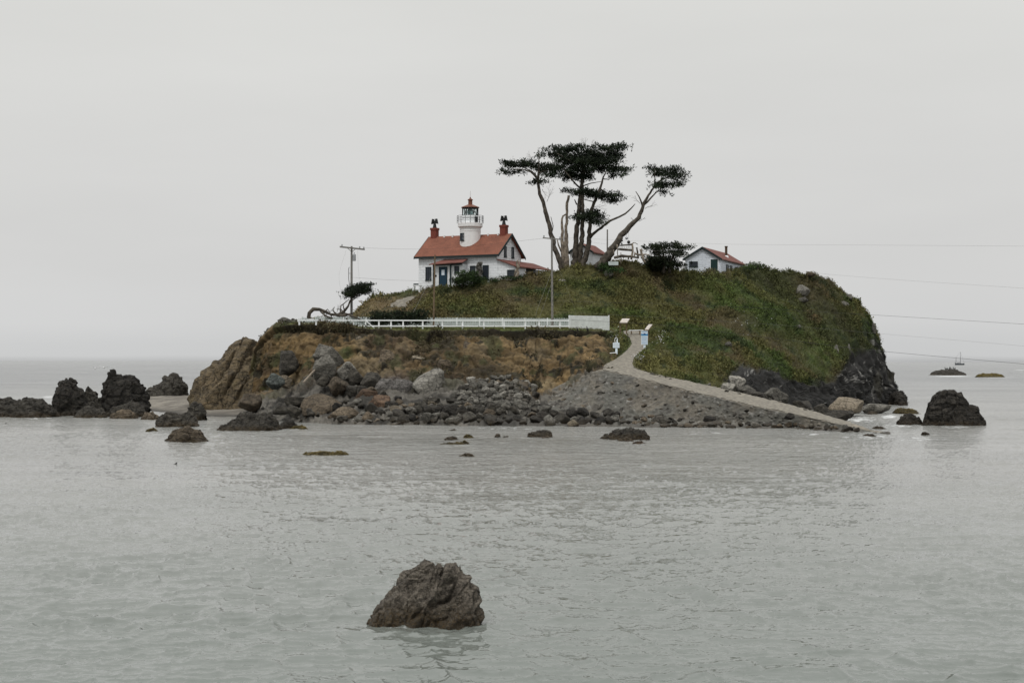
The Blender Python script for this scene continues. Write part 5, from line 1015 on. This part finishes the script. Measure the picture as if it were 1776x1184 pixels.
    window(r, (Wd, .06, 0), U, Nf, 1.35, 2.35, zof(885, 479, 187) - zb, zof(885, 467.5, 187) - zb, (1, 1))
lighthouse()

def gable_house(name, label, P0, P1, back, depth, zbase, zeave, zridge, wallm, roofm, over=0.3, hip=0.0):
    P0 = Vector((*P0, 0)); P1 = Vector((*P1, 0)); Wd = (P1 - P0).length; rz = math.atan2(P1.y - P0.y, P1.x - P0.x); R = Matrix.Rotation(-rz, 3, 'Z')
    r = thing(name, label, "house", (P0.x, P0.y, zbase), rz); bk = (R @ Vector((*back, 0))).normalized() * depth
    ze = zeave - zbase; zr = zridge - zbase; m = MB()
    sec = [(0, -2), (Wd, -2), (Wd, ze), (Wd/2, zr - .12), (0, ze)]
    m.v = [(x, 0, z) for x, z in sec] + [(x + bk.x, bk.y, z) for x, z in sec]; m.f = [(0, 1, 2, 3, 4), (9, 8, 7, 6, 5)] + [((k+1) % 5, k, k+5, (k+1) % 5 + 5) for k in range(5)]; m.build("wall", M[wallm], r)
    u = bk.normalized(); e = -u * over; f = bk + u * over; sl = (zr - ze) / (Wd / 2); m = MB()
    A = Vector((-over, 0, ze - sl * over + .1)); Bv = Vector((Wd/2, 0, zr + .1)); Cv = Vector((Wd + over, 0, ze - sl * over + .1))
    slab(m, A + e, Bv + e, Bv + f, A + f, .14); slab(m, Bv + e, Cv + e, Cv + f, Bv + f, .14); rf = m.build("roof", M[roofm], r)
    m = MB()
    for (a, b2) in ((A, Bv), (Bv, Cv)):
        slab(m, a + e * 1.15 + Vector((0, 0, .03)), b2 + e * 1.15 + Vector((0, 0, .03)), b2 + e, a + e, .26)
    m.build("roof_trim", M['green_trim'], rf)
    return r, Wd, bk, ze, zr, u
# white cottage on the hill
r, Wd, bk, ze, zr, u = gable_house("cottage", "small white shingled cottage with a dull red roof on the hilltop", (22.6, 203.2), (27.1, 202.6), (4.8, 12), 13.0, 17.4, 19.45, 20.85, 'clap', 'roof_dark', 0.28)
zc = 17.4; wz_ = lambda py: float(zof(1215, py, 203)) - zc
window(r, (0, 0, 0), (1, 0, 0), (0, -1, 0), 0.5, 1.62, wz_(462), wz_(453.5), (2, 0), fr=.07)
m = MB(); m.box(3.28, 4.2, -.05, -.002, -1.5, wz_(450)); d_ = m.build("door", M['door_green'], r)
m = MB(); m.box(3.2, 3.28, -.07, -.002, -1.5, wz_(449.6)); m.box(4.2, 4.28, -.07, -.002, -1.5, wz_(449.6)); m.build("door_frame", M['white'], d_)
n_ = Vector((u.y, -u.x, 0))
for k, (a, b2) in enumerate([(3.0, 4.3), (5.0, 6.3), (8.2, 9.5)]): window(r, (Wd, 0, 0), u, n_, a, b2, wz_(468), wz_(456.5), (0, 0), trim='green_trim', fr=.12)
m = MB(); c0 = u * 7.2 + Vector((Wd * 0.78, 0, 0)); zt = zr - (Wd * .28) * (zr - ze) / (Wd / 2)
ztop = float(zof(1257, 427, 209.5)) - zc; m.lathe([(.17, zt - .2), (.17, ztop - .12), (.22, ztop - .12), (.22, ztop)], 12, (c0.x, c0.y)); st = m.build("stove_pipe", M['rust'], r)
m = MB(); m.lathe([(.34, zt - .12), (.3, zt + .12), (.18, zt + .2)], 12, (c0.x, c0.y)); m.build("flashing", M['white'], st)
m = MB(); q0 = bk + Vector((Wd * .55, 0, 0)); slab(m, q0 + Vector((-.2, .4, ze + .05)), q0 + Vector((1.9, .4, ze + .35)), q0 + Vector((2.6, 3, ze - .6)), q0 + Vector((0.4, 3, ze - .6)), .14); m.build("annex_roof", M['roof_dark'], r)
# shed behind the cypresses
r, Wd, bk, ze, zr, u = gable_house("shed", "pale shed with a dull red roof standing behind the cypress trunks", (7.6, 204.5), (10.45, 203.2), (1.75, 4.2), 5.2, 17.6, 20.35, 21.4, 'plaster', 'roof_dark', 0.3)
m = MB(); m.box(.9, 1.7, -.05, -.002, -1, 1.9); m.build("door", M['green_trim'], r)

# ------------------------------------------------------------------ fences
def picket_fence():
    Y = 175.2; x0, x1 = (517 - CX) / F * Y, (989 - CX) / F * Y; zg = lambda px: float(zof(px, 566.5, Y)); o = Vector((x0, Y, zg(760)))
    r = thing("picket_fence", "long white picket fence along the back of the grass strip", "fence", o)
    m = MB(); n = 165; w = (x1 - x0) / n
    for i in range(n):
        x = x0 + w * i; px = x / Y * F + CX
        ht = float(zof(px, np.interp(px, [517, 523, 536, 541, 545, 640, 985], [556, 548.5, 553, 555, 548.5, 549, 551.5]) + random.uniform(-.4, .4), Y)); b = zg(px) - .1; g = w * .12
        m.prism([(x + g, b), (x + w - g, b), (x + w - g, ht - .1), (x + w/2, ht), (x + g, ht - .1)], Y - .012, Y + .012)
    m.build("pickets", M['picket'], r, off=o)
    m = MB(); z = zg(760)
    for dz in (.25, .78): m.box(x0, x1, Y + .014, Y + .06, z + dz, z + dz + .09)
    m.build("rail", M['white'], r, off=o)
    for i in range(13):
        x = x0 + (x1 - x0) * i / 12; m = MB(); m.box(x - .06, x + .06, Y - .12, Y - .014, z - .3, z + 1.02); m.build("post", M['white'], r, off=o)
picket_fence()
def rail_fence():
    Y = 169.0; z_ = lambda py: float(zof(760, py, Y)); X = lambda px: (px - CX) / F * Y; o = Vector((X(517), Y, z_(571)))
    r = thing("rail_fence", "low white two-rail fence in front of the pickets", "fence", o)
    for a, b2 in ((554.8, 556.8), (564.6, 566.4)):
        m = MB(); m.beam((X(517 if a < 560 else 612), Y - .05, z_((a + b2) / 2)), (X(987), Y - .05, z_((a + b2) / 2 - .3)), .06, .13); m.build("rail", M['white'], r, off=o)
    for px in (519, 548, 580, 612, 634, 657, 678, 699, 733, 767, 802, 839, 874, 911, 935, 971): 
        m = MB(); m.box(X(px) - .08, X(px) + .08, Y - .015, Y + .12, z_(573 if px > 620 else 564), z_(555.2)); m.build("post", M['white'], r, off=o)
    m = MB(); m.beam((X(635), Y - .14, z_(556.5)), (X(650), Y - .14, z_(569.5)), .1, .11); m.build("brace", M['white'], r, off=o)
rail_fence()
def panel_fence():
    Y = 170.5; X = lambda px: (px - CX) / F * Y; z_ = lambda py: float(zof(1020, py, Y)); o = Vector((X(987), Y, z_(571)))
    r = thing("board_fence", "solid white fence panel of close upright boards next to the path", "fence", o)
    m = MB(); n = 34; w = (X(1057) - X(987)) / n
    for i in range(n):
        x = X(987) + w * i; m.box(x + w*.04, x + w*.96, Y - .02 - (i % 2) * .012, Y + .015, z_(572.5), z_(546.8 + i * .04))
    m.build("boards", M['board'], r, off=o)
    m = MB(); m.box(X(987), X(1057), Y + .016, Y + .07, z_(552), z_(550)); m.box(X(987), X(1057), Y + .016, Y + .07, z_(567), z_(565)); m.build("rail", M['white'], r, off=o)
    for px in (987, 1056): m = MB(); m.box(X(px) - .06, X(px) + .06, Y + .071, Y + .17, z_(573), z_(546.6)); m.build("post", M['white'], r, off=o)
panel_fence()

# ------------------------------------------------------------------ poles and lines
def pole(label, px, y0, y1, Y, r0, r1, mat, extra=None, lean=0.0):
    o = at(px, y1, Y); r = thing("utility_pole", label, "utility pole", o); t_ = at(px + lean, y0, Y)
    m = MB(); m.tube([o - Vector((0, 0, .5)), o.lerp(t_, .5), t_], [r0, (r0 + r1) / 2, r1], 10); m.build("pole", M[mat], r, off=o)
    if extra: extra(r, o, t_, Y)
    return r
def arm(r, o, Y, a, b2, w=.13, ins=()):
    m = MB(); m.beam(a, b2, w); c = m.build("crossarm", M['wood'], r, off=o)
    for u in ins:
        q = Vector(a).lerp(Vector(b2), u); m = MB(); m.lathe([(.05, q.z + .05), (.09, q.z + .12), (.06, q.z + .2), (.09, q.z + .25), (.04, q.z + .32)], 8, (q.x, q.y)); m.build("insulator", M['steel'], c, off=o)
def ex1(r, o, t_, Y):
    A = at(591, 429, Y - .25); B_ = at(631, 432, Y + .25); A.y -= 1.0; B_.y += 0.6; arm(r, o, Y, A, B_, .16, (.08, .8, .97))
    m = MB(); m.beam(at(603, 431, Y - .1), at(609, 436, Y - .1), .06); m.beam(at(616, 432, Y - .1), at(610, 437, Y - .1), .06); m.build("arm_brace", M['wood'], r, off=o)
    c = at(614, 452, Y - .3); m = MB(); m.lathe([(.16, c.z - .03), (.19, c.z), (.19, c.z + .68), (.15, c.z + .74), (.06, c.z + .78), (.05, c.z + .95)], 14, (c.x, c.y)); m.build("transformer", M['steel'], r, off=o)
    m = MB(); m.tube([at(605.5, 463, Y), at(604.5, 466, Y), at(604.5, 484, Y), at(606.5, 498, Y)], .035, 6); m.beam(at(604.5, 474, Y), at(609, 474, Y), .04); m.build("conduit", M['iron'], r, off=o)
pole("grey wooden utility pole with a crossarm and transformer beside the wind-bent tree", 609.5, 427, 556, 178.5, .16, .11, 'wood', ex1)
pole("bare thin brown pole in front of the lighthouse front wall", 751.5, 442, 571, 172.5, .11, .08, 'pole_brown', lean=2.5)
def ex2(r, o, t_, Y):
    arm(r, o, Y, at(941, 412.5, Y - .15), at(974, 415.5, Y + .1), .12, (.06, .9))
pole("tall grey utility pole with a crossarm in front of the cypress trunks", 958, 411, 571, 172.5, .14, .10, 'wood', ex2, lean=-1.5)
pole("slim bare pole behind the slanting cypress", 1053, 398, 455, 205, .11, .09, 'wood')
def wire(label, pts, rad, mat='wire', group="overhead lines", cat="cable"):
    P_ = [at(a, b2, c) for a, b2, c in pts]; o = P_[0].copy(); m = MB(); q = []
    for i in range(len(P_) - 1):
        p0 = P_[max(i-1, 0)]; p1 = P_[i]; p2 = P_[i+1]; p3 = P_[min(i+2, len(P_)-1)]
        for s in range(10):
            t_ = s / 10; q.append(0.5 * ((2*p1) + (p2-p0)*t_ + (2*p0-5*p1+4*p2-p3)*t_*t_ + (3*p1-p0-3*p2+p3)*t_**3))
    q.append(P_[-1]); m.tube(q, rad, 5); ob = m.build("power_line", M[mat], off=o, loc=o); return tag(ob, label, cat)
wire("thick dark cable sagging across the lower slope and past the black cliff", [(957.5, 553, 172.4), (1128, 562, 163), (1240, 574, 156), (1400, 594, 146), (1530, 609, 138), (1776, 631, 126), (1860, 638, 121)], .013)
wire("dark cable crossing the middle of the slope and leaving over the sea", [(957, 522, 172.4), (1145, 527, 163), (1280, 532.5, 155), (1380, 538, 148), (1505, 545.5, 140), (1776, 562, 126), (1860, 567, 121)], .011)
wire("faint thin cable low over the horizon", [(957.3, 540, 172.4), (1300, 560, 155), (1520, 578, 140), (1776, 600, 126), (1860, 608, 121)], .006, 'wire_grey')
wire("faint thin cable passing above the steep shoulder of the hill", [(971, 413, 172.6), (1200, 443, 156), (1420, 474, 144), (1776, 500, 126), (1860, 506, 121)], .006, 'wire_grey')
wire("almost level faint cable high above the cottage", [(973, 412, 172.6), (1240, 423, 160), (1500, 425, 145), (1776, 427, 130), (1860, 428, 126)], .006, 'wire_grey')
wire("upper faint wire from the transformer pole passing before the red roof", [(629, 430, 179), (760, 431, 177), (957, 412, 172.8)], .009)
wire("lower faint wire from the transformer pole to the lighthouse wall", [(611, 481, 178), (670, 485, 185), (725, 487, 192)], .009)
wire("service wire from the bare thin pole to the porch roof", [(754, 443, 172), (772, 449, 180), (800, 457, 189.5)], .009)
wire("pale guy wire slanting down beside the tall pole, upper of two", [(957, 470, 172), (934, 530, 173), (929, 548, 173.5)], .012, 'wire_pale')
wire("pale guy wire slanting down beside the tall pole, lower of two", [(957, 490, 172), (943, 530, 173), (936, 548, 173.5)], .012, 'wire_pale')
wire("pale guy wire on the path side of the tall pole", [(958, 440, 172.4), (990, 517, 176), (999, 545, 178)], .009, 'wire_pale')
wire("thin guy wire hanging from the transformer pole crossarm toward the sea side", [(600, 434, 177.6), (588, 476, 176), (591, 510, 175), (587, 545, 174)], .006, 'wire_grey')
wire("slack wire loop hanging beside the transformer", [(620, 433, 179), (621, 462, 178.6), (623, 485, 178)], .006, 'wire_grey')
wire("guy wire running past the hedge to the grass", [(752, 470, 172.3), (714, 545, 171.5), (686, 567, 171.2)], .009, 'wire_pale')

# ------------------------------------------------------------------ signs, panels and benches
def frame_at(px, py, Y): return at(px, py, Y)
def info_panel(label, px0, px1, pyt, pyb, legs, Y, skew):
    k = Y / F; o = at((px0 + px1) / 2, legs[0][1], Y); r = thing("information_panel", label, "information panel", o)
    a = at(px0, pyb, Y); b2 = at(px1 - skew, pyb, Y - .1); c = at(px1, pyt, Y + .5); d = at(px0 + skew, pyt, Y + .6); m = MB(); slab(m, a, b2, c, d, .07); m.build("panel", M['signpale'], r, off=o)
    dn = Vector((0, 0, -.072)); ex = .03; m = MB(); slab(m, a + dn, b2 + dn, c + dn, d + dn, .08); m.build("tray", M['pole_brown'], r, off=o)
    for (lx, ly, ty) in legs: m = MB(); m.beam(at(lx, ly + 2, Y + .2), at(lx, ty, Y + .2), .13); m.build("leg", M['pole_brown'], r, off=o)
info_panel("tilted information panel on two brown legs at the top of the path", 1074.5, 1092, 552.3, 559, [(1075.5, 575, 560), (1086.5, 577, 559)], 172.5, 4.5)
info_panel("tilted information panel behind the blue beach sign", 1118, 1131.5, 562.2, 571, [(1121, 586, 572), (1124.5, 588, 570)], 170.8, 7)
def bench(label, px0, px1, py, legs, Y, t=.08, mat='white', drop=0.6):
    o = at(px0, legs[0][1], Y); r = thing("bench", label, "bench", o); a = at(px0, py, Y); b2 = at(px1, py - drop, Y); m = MB(); w = Vector((0, .42, .0)); slab(m, a, b2, b2 + w, a + w, t); m.build("seat", M[mat], r, off=o)
    for lx, ly in legs: m = MB(); m.beam(at(lx, ly + 1, Y + .2), at(lx, py + 1, Y + .2), .12, .3); m.build("leg", M['pole_brown'], r, off=o)
bench("pale plank bench beside the information panel at the path top", 1090.5, 1116, 572.2, [(1095, 578), (1109.5, 581)], 174.5)
bench("small white bench at the bottom bend of the path by the cliff end", 1058, 1070.5, 611.5, [(1060.5, 618), (1068, 618)], 161.2, drop=1.2)
def beach_sign():
    Y = 167.0; o = at(1117.5, 614, Y); r = thing("beach_sign", "tall white and blue sign board on a white post beside the path", "sign", o)
    m = MB(); a = at(1117.8, 618, Y); t_ = at(1117.8, 590, Y); m.beam(a, t_, .24, .1); m.build("post", M['signwhite'], r, off=o)
    q0 = at(1112, 597.5, Y - .08); q1 = at(1123.3, 573.8, Y - .08); m = MB(); m.box(q0.x, q1.x, q0.y - .02, q0.y + .02, q0.z, q1.z); bd = m.build("board", M['signwhite'], r, off=o)
    W_ = q1.x - q0.x; H_ = q1.z - q0.z; y = q0.y - .024
    m = MB(); m.box(q0.x + .0, q1.x - .0, y - .004, y + .002, q0.z + H_*.66, q0.z + H_*.79); m.build("blue_band", M['signblue'], bd, off=o)
    m = MB(); m.prism([(q0.x + W_*.32, q0.z + H_*.745), (q0.x + W_*.72, q0.z + H_*.745), (q0.x + W_*.66, q0.z + H_*.80), (q0.x + W_*.5, q0.z + H_*.835), (q0.x + W_*.38, q0.z + H_*.80)], y - .01, y - .005); m.build("emblem", M['navy'], bd, off=o)
    m = MB(); random.seed(4)
    for row in range(13):
        z = q0.z + H_ * (.06 + row * .045); x = q0.x + W_*.09
        if row == 4: continue
        while x < q1.x - W_*.14: ln = random.uniform(.03, .09); m.box(x, min(x + ln, q1.x - W_*.08), y - .004, y, z, z + H_*.014); x += ln + .025
    x = q0.x + W_*.1
    while x < q1.x - W_*.12: m.box(x, x + .045, y - .004, y, q0.z + H_*.90, q0.z + H_*.95); x += .07
    m.build("lettering", M['signblue'], bd, off=o)
beach_sign()
def small_sign():
    Y = 161.8; o = at(1069, 612, Y); r = thing("notice_sign", "small white notice board on a white post above the little white bench", "sign", o)
    m = MB(); m.beam(at(1069, 614, Y), at(1069, 594, Y), .22, .1); m.beam(at(1070, 600, Y + .06), at(1070, 588, Y + .06), .10, .08); m.build("post", M['signwhite'], r, off=o)
    q0 = at(1063, 603, Y - .08); q1 = at(1074.3, 594, Y - .08); m = MB(); m.box(q0.x, q1.x, q0.y - .02, q0.y + .02, q0.z, q1.z); bd = m.build("board", M['signwhite'], r, off=o); y = q0.y - .024
    m = MB()
    for row in range(4):
        z = q0.z + (q1.z - q0.z) * (.18 + row * .19); x = q0.x + .08
        while x < q1.x - .12: ln = random.uniform(.03, .08); m.box(x, x + ln, y - .004, y, z, z + .025); x += ln + .03
    m.build("lettering", M['steel'], bd, off=o)
    m = MB(); m.tube([at(1067, 594, Y), at(1066, 590, Y), at(1067, 586, Y), at(1069.5, 585, Y), at(1071, 588, Y), at(1071, 594, Y)], .03, 6); m.build("hoop", M['white'], r, off=o)
small_sign()
# white bench and table by the lighthouse corner
o = at(727, 503, 189); r = thing("picnic_table", "small white table at the lighthouse corner beside the climbing path", "table", o)
m = MB(); m.box(-.75, .3, -.3, .4, .55, .62); m.build("table_top", M['white'], r)
for x in (-.6, .15): m = MB(); m.beam((x - .2, 0, -.1), (x + .1, 0, .55), .07); m.beam((x + .2, .2, -.1), (x - .1, .2, .55), .07); m.build("leg", M['white'], r)
m = MB(); m.box(-.7, -.1, -.25, .1, .62, .78); tag(m.build("planter_box", M['green_trim'], None, loc=o), "dark planter box on the small white table", "planter")

# driftwood frame with hanging floats
def driftwood():
    Y = 190.0; o = at(1095, 462, Y); r = thing("driftwood_arch", "driftwood frame of beams and posts under the slanting cypress, hung with floats", "driftwood frame", o)
    def bm(name, pts, mat='bark_pale'):
        m = MB(); limb(m, pts, Y, 7, 0.3); m.build(name, M[mat], r, off=o, smooth=True)
    bm("top_beam", [(1073, 426, 1.6), (1084, 425, 1.4), (1096, 424, 1.8)], 'bark'); bm("lower_beam", [(1072, 432, 2.4), (1083, 433, 2.8), (1096, 434, 2.2)], 'bark')
    bm("post", [(1064, 440, 1.6), (1064, 433, 1.2)]); bm("post", [(1094, 450, 2.0), (1097, 436, 2.2), (1096, 422, 1.6)]); bm("post", [(1076.5, 458, .8), (1076.5, 438, .7)]); bm("post", [(1071, 444, .9), (1070, 424, 1.2)])
    bm("crossbar", [(1096, 424, 1.2), (1098, 421, 1), (1101, 421, .7), (1106, 424, .5)]); bm("post", [(1119, 456, 2.4), (1114, 446, 2.8), (1111, 432, 2.2)]); bm("post", [(1107, 446, 1.8), (1105, 436, 2.0), (1104, 429, 1.5)], 'bark')
    bm("log", [(1065, 447, 2.6), (1078, 444, 3.0), (1092, 445, 2.4), (1108, 447, 2.0)], 'bark'); bm("log", [(1100, 440, 2.0), (1109, 442, 2.2), (1120, 441, 1.4), (1127, 443, .8)]); bm("post", [(1089, 450, 1.6), (1091, 443, 1.4)])
    bm("crossbar", [(1080, 443, .5), (1094, 443, .5)]); bm("post", [(1099, 446, 1.4), (1101, 437, 1.2)]); bm("post", [(1124, 452, 1.0), (1114, 440, .8)])
    m = MB()
    for px in (1074, 1077, 1080, 1083, 1086, 1089, 1092): m.tube([at(px, 426, Y - .1), at(px + random.uniform(-.6, .6), 429.5, Y - .1), at(px + .3, 432, Y - .1)], [.04, .06, .03], 6)
    m.build("hanging_bones", M['cream'], r, off=o)
    def flo(label, px, py, rad, mat, top, sx=1.0):
        c = at(px, py, Y - .3); rr = rad / F * Y; fl = thing("hanging_float", label, "float", c); m = MB()
        prof = [(rr * math.sin(math.pi * i / 8), -rr * math.cos(math.pi * i / 8) * sx) for i in range(9)]; m.lathe([(max(a, .002), z) for a, z in prof], 14); m.build("ball", M[mat], fl, smooth=True)
        tp = at(px, top, Y - .3); m = MB(); m.tube([(0, 0, rr * .9), (0, 0, tp.z - c.z)], .012, 5); m.build("rope", M['wood'], fl)
    flo("grey half-shaped float hanging highest beside the slanting trunk", 1086.5, 413, 2.5, 'steel', 398); flo("round dark float hanging just above the driftwood beam", 1090, 420, 2.9, 'iron', 399)
    flo("small dark float close against the slanting trunk", 1079, 417.5, 1.4, 'iron', 410); flo("little dark knob float sitting over the beam end", 1078, 422.5, 1.5, 'iron', 419)
    c = at(1064, 457, Y - .5); m = MB(); m.box(-.65, .55, -.25, .25, -.22, .22); tag(m.build("planter_box", M['picket'], None, loc=c), "pale stone planter box at the foot of the driftwood frame", "planter")
driftwood()
# twisted stump and standing stone by the lighthouse
o = at(897, 482, 186); r = thing("driftwood_stump", "twisted upright driftwood stump in front of the low red wing roof", "driftwood", o)
m = MB(); limb(m, [(894, 484, 4), (897, 474, 3.2), (898, 463, 3), (896, 455, 2.2), (898, 451, 1)], 186, 8, .5); limb(m, [(892, 479, 2), (894, 470, 1.5), (900, 460, 1.4), (901, 452, .7)], 186, 7, .5); m.build("trunk", M['bark_pale'], r, off=o, smooth=True)
outline_rock("standing_stone", "upright pointed grey stone rising behind the rounded bush", [(820, 492), (821, 472), (824, 461), (829, 454), (833, 452), (837, 454), (839.5, 462), (839.5, 474), (840, 492)], 188.0, .4, 'grey', cat="stone", nx=50, nv=40, base_z=14.6)
# driftwood plank leaning among the boulders
m = MB(); a = at(526, 663, 153.8); b2 = at(546, 641, 154.6); m.beam(a, b2, .22, .1); tag(m.build("plank", M['bark_pale'], off=a, loc=a), "bleached plank leaning against the rounded grey boulder", "plank")

# ------------------------------------------------------------------ birds and boat
def bird_mesh(mat, h, flying=False):
    m = MB()
    if flying:
        m.tube([(-.22*h, 0, 0), (-.1*h, 0, 0), (.1*h, 0, .0), (.22*h, 0, .02*h), (.3*h, 0, .02*h)], [.02*h, .08*h, .08*h, .05*h, .015*h], 8)
        for s in (-1, 1): m.hexa([(-.06*h, 0, 0), (.1*h, 0, 0), (.02*h, s*.5*h, .16*h), (-.05*h, s*.5*h, .16*h), (-.06*h, 0, .02*h), (.1*h, 0, .02*h), (.02*h, s*.5*h, .18*h), (-.05*h, s*.5*h, .18*h)])
    else:
        m.tube([(-.26*h, 0, .12*h), (-.16*h, 0, .26*h), (-.02*h, 0, .42*h), (.06*h, 0, .62*h), (.06*h, 0, .78*h), (.09*h, 0, .9*h), (.17*h, 0, .93*h), (.28*h, 0, .91*h)], [.03*h, .1*h, .17*h, .13*h, .07*h, .085*h, .05*h, .012*h], 8)
        for s in (-1, 1): m.tube([(.0, s*.06*h, .3*h), (.02*h, s*.06*h, -.05*h)], [.035*h, .02*h], 5)
    me = bpy.data.meshes.new("bird"); me.from_pydata(m.v, [], m.f); me.materials.append(M[mat]); me.polygons.foreach_set("use_smooth", [True]*len(me.polygons)); me.update(); return me
bb = bird_mesh('bird', .62); random.seed(9)
for (px, py, lb, rz) in [(1001.5, 577, "black bird perched on the cliff lip, nearer the rail fence end", 2.9), (1018.5, 575.5, "black bird perched on the cliff lip under the board fence", 2.5)]:
    q = at(px, py, 165.0); o = obj("bird", bb, None, q); o.rotation_euler = (0, 0, rz); tag(o, lb, "bird")
bs = bird_mesh('bird', 1.5)
for i, px in enumerate((1641.5, 1644, 1646, 1649, 1651, 1653.5, 1656, 1658.5)):
    q = at(px, 641.8 + (i % 3) * .3, 720 + (i % 2)); o = obj("bird", bs, None, q + Vector((0, 2, 0))); o.scale = (1, 1, random.uniform(.8, 1.15)); o.rotation_euler = (0, 0, random.uniform(0, 6)); tag(o, "dark seabird standing on the crest of the distant islet", "bird", "seabirds on the distant islet")
gm = bird_mesh('gull', 1.8, True)
for px, py, lb in ((165, 638.5, "white gull flying low over the sea beyond the black crags, lower one"), (180, 637.5, "white gull flying low over the sea beyond the black crags, higher one")):
    o = obj("bird", gm, None, at(px, py, 330)); o.rotation_euler = (0, .2, random.uniform(1, 5)); tag(o, lb, "bird")
dm = bird_mesh('bird', .34)
for px, py, lb in ((10, 735, "tiny dark duck on the water close to the low reef"), (36, 754, "tiny dark duck alone on calm water"), (305, 805, "tiny dark bird floating below the split boulder")):
    o = obj("bird", dm, None, Vector(((px - CX) / F * waterY(px, py), waterY(px, py), -.03))); o.scale = (1.4, 1.2, .45); tag(o, lb, "bird")
def boat():
    Y = 3300.0; s = 1.0; o = Vector(((1664.5 - CX) / F * Y, Y, 0)); r = thing("sailing_boat", "distant two-masted sailing boat with bare masts on the horizon", "boat", o, 0.25)
    m = MB(); n = 12; L_ = 22.0
    for i in range(n + 1):
        u = i / n; x = -L_/2 + L_ * u; w = 3.0 * math.sin(math.pi * min(max(u * .92 + .06, 0), 1)) ** .7; sh = 2.6 + 1.2 * (2*u - 1) ** 2
        m.v += [(x, -w, sh), (x, -w * .7, .2), (x, 0, -1.2), (x, w * .7, .2), (x, w, sh)]
    for i in range(n):
        for k in range(4): a = i*5 + k; m.f.append((a, a+1, a+6, a+5))
        m.f.append((i*5, i*5+5, i*5+9, i*5+4))
    m.f += [(0, 4, 3, 2, 1), (n*5, n*5+1, n*5+2, n*5+3, n*5+4)]; m.build("hull", M['boathull'], r)
    m = MB(); m.box(-5, 3, -1.4, 1.4, 2.7, 4.4); m.build("deckhouse", M['steel'], r)
    for x, h in ((1.5, 28), (-8.5, 17)): m = MB(); m.tube([(x, 0, 1), (x, 0, h)], [.38, .22], 8); m.build("mast", M['iron'], r)
    m = MB(); m.tube([(1.5, 0, 5.5), (-6.5, 0, 5.2)], .35, 6); m.tube([(-8.5, 0, 5), (-12.5, 0, 5)], .25, 6); m.build("boom", M['iron'], r)
    m = MB(); m.tube([(11, 0, 3.5), (1.5, 0, 27)], .09, 4); m.tube([(1.5, 0, 27), (-8.5, 0, 17)], .07, 4); m.tube([(-8.5, 0, 17), (-11, 0, 3.5)], .07, 4); m.tube([(3, 0, 3), (1.5, 0, 22)], .08, 4); m.build("rigging", M['iron'], r)
boat()
print("objects:", len(bpy.data.objects), "verts:", sum(len(me.vertices) for me in bpy.data.meshes))
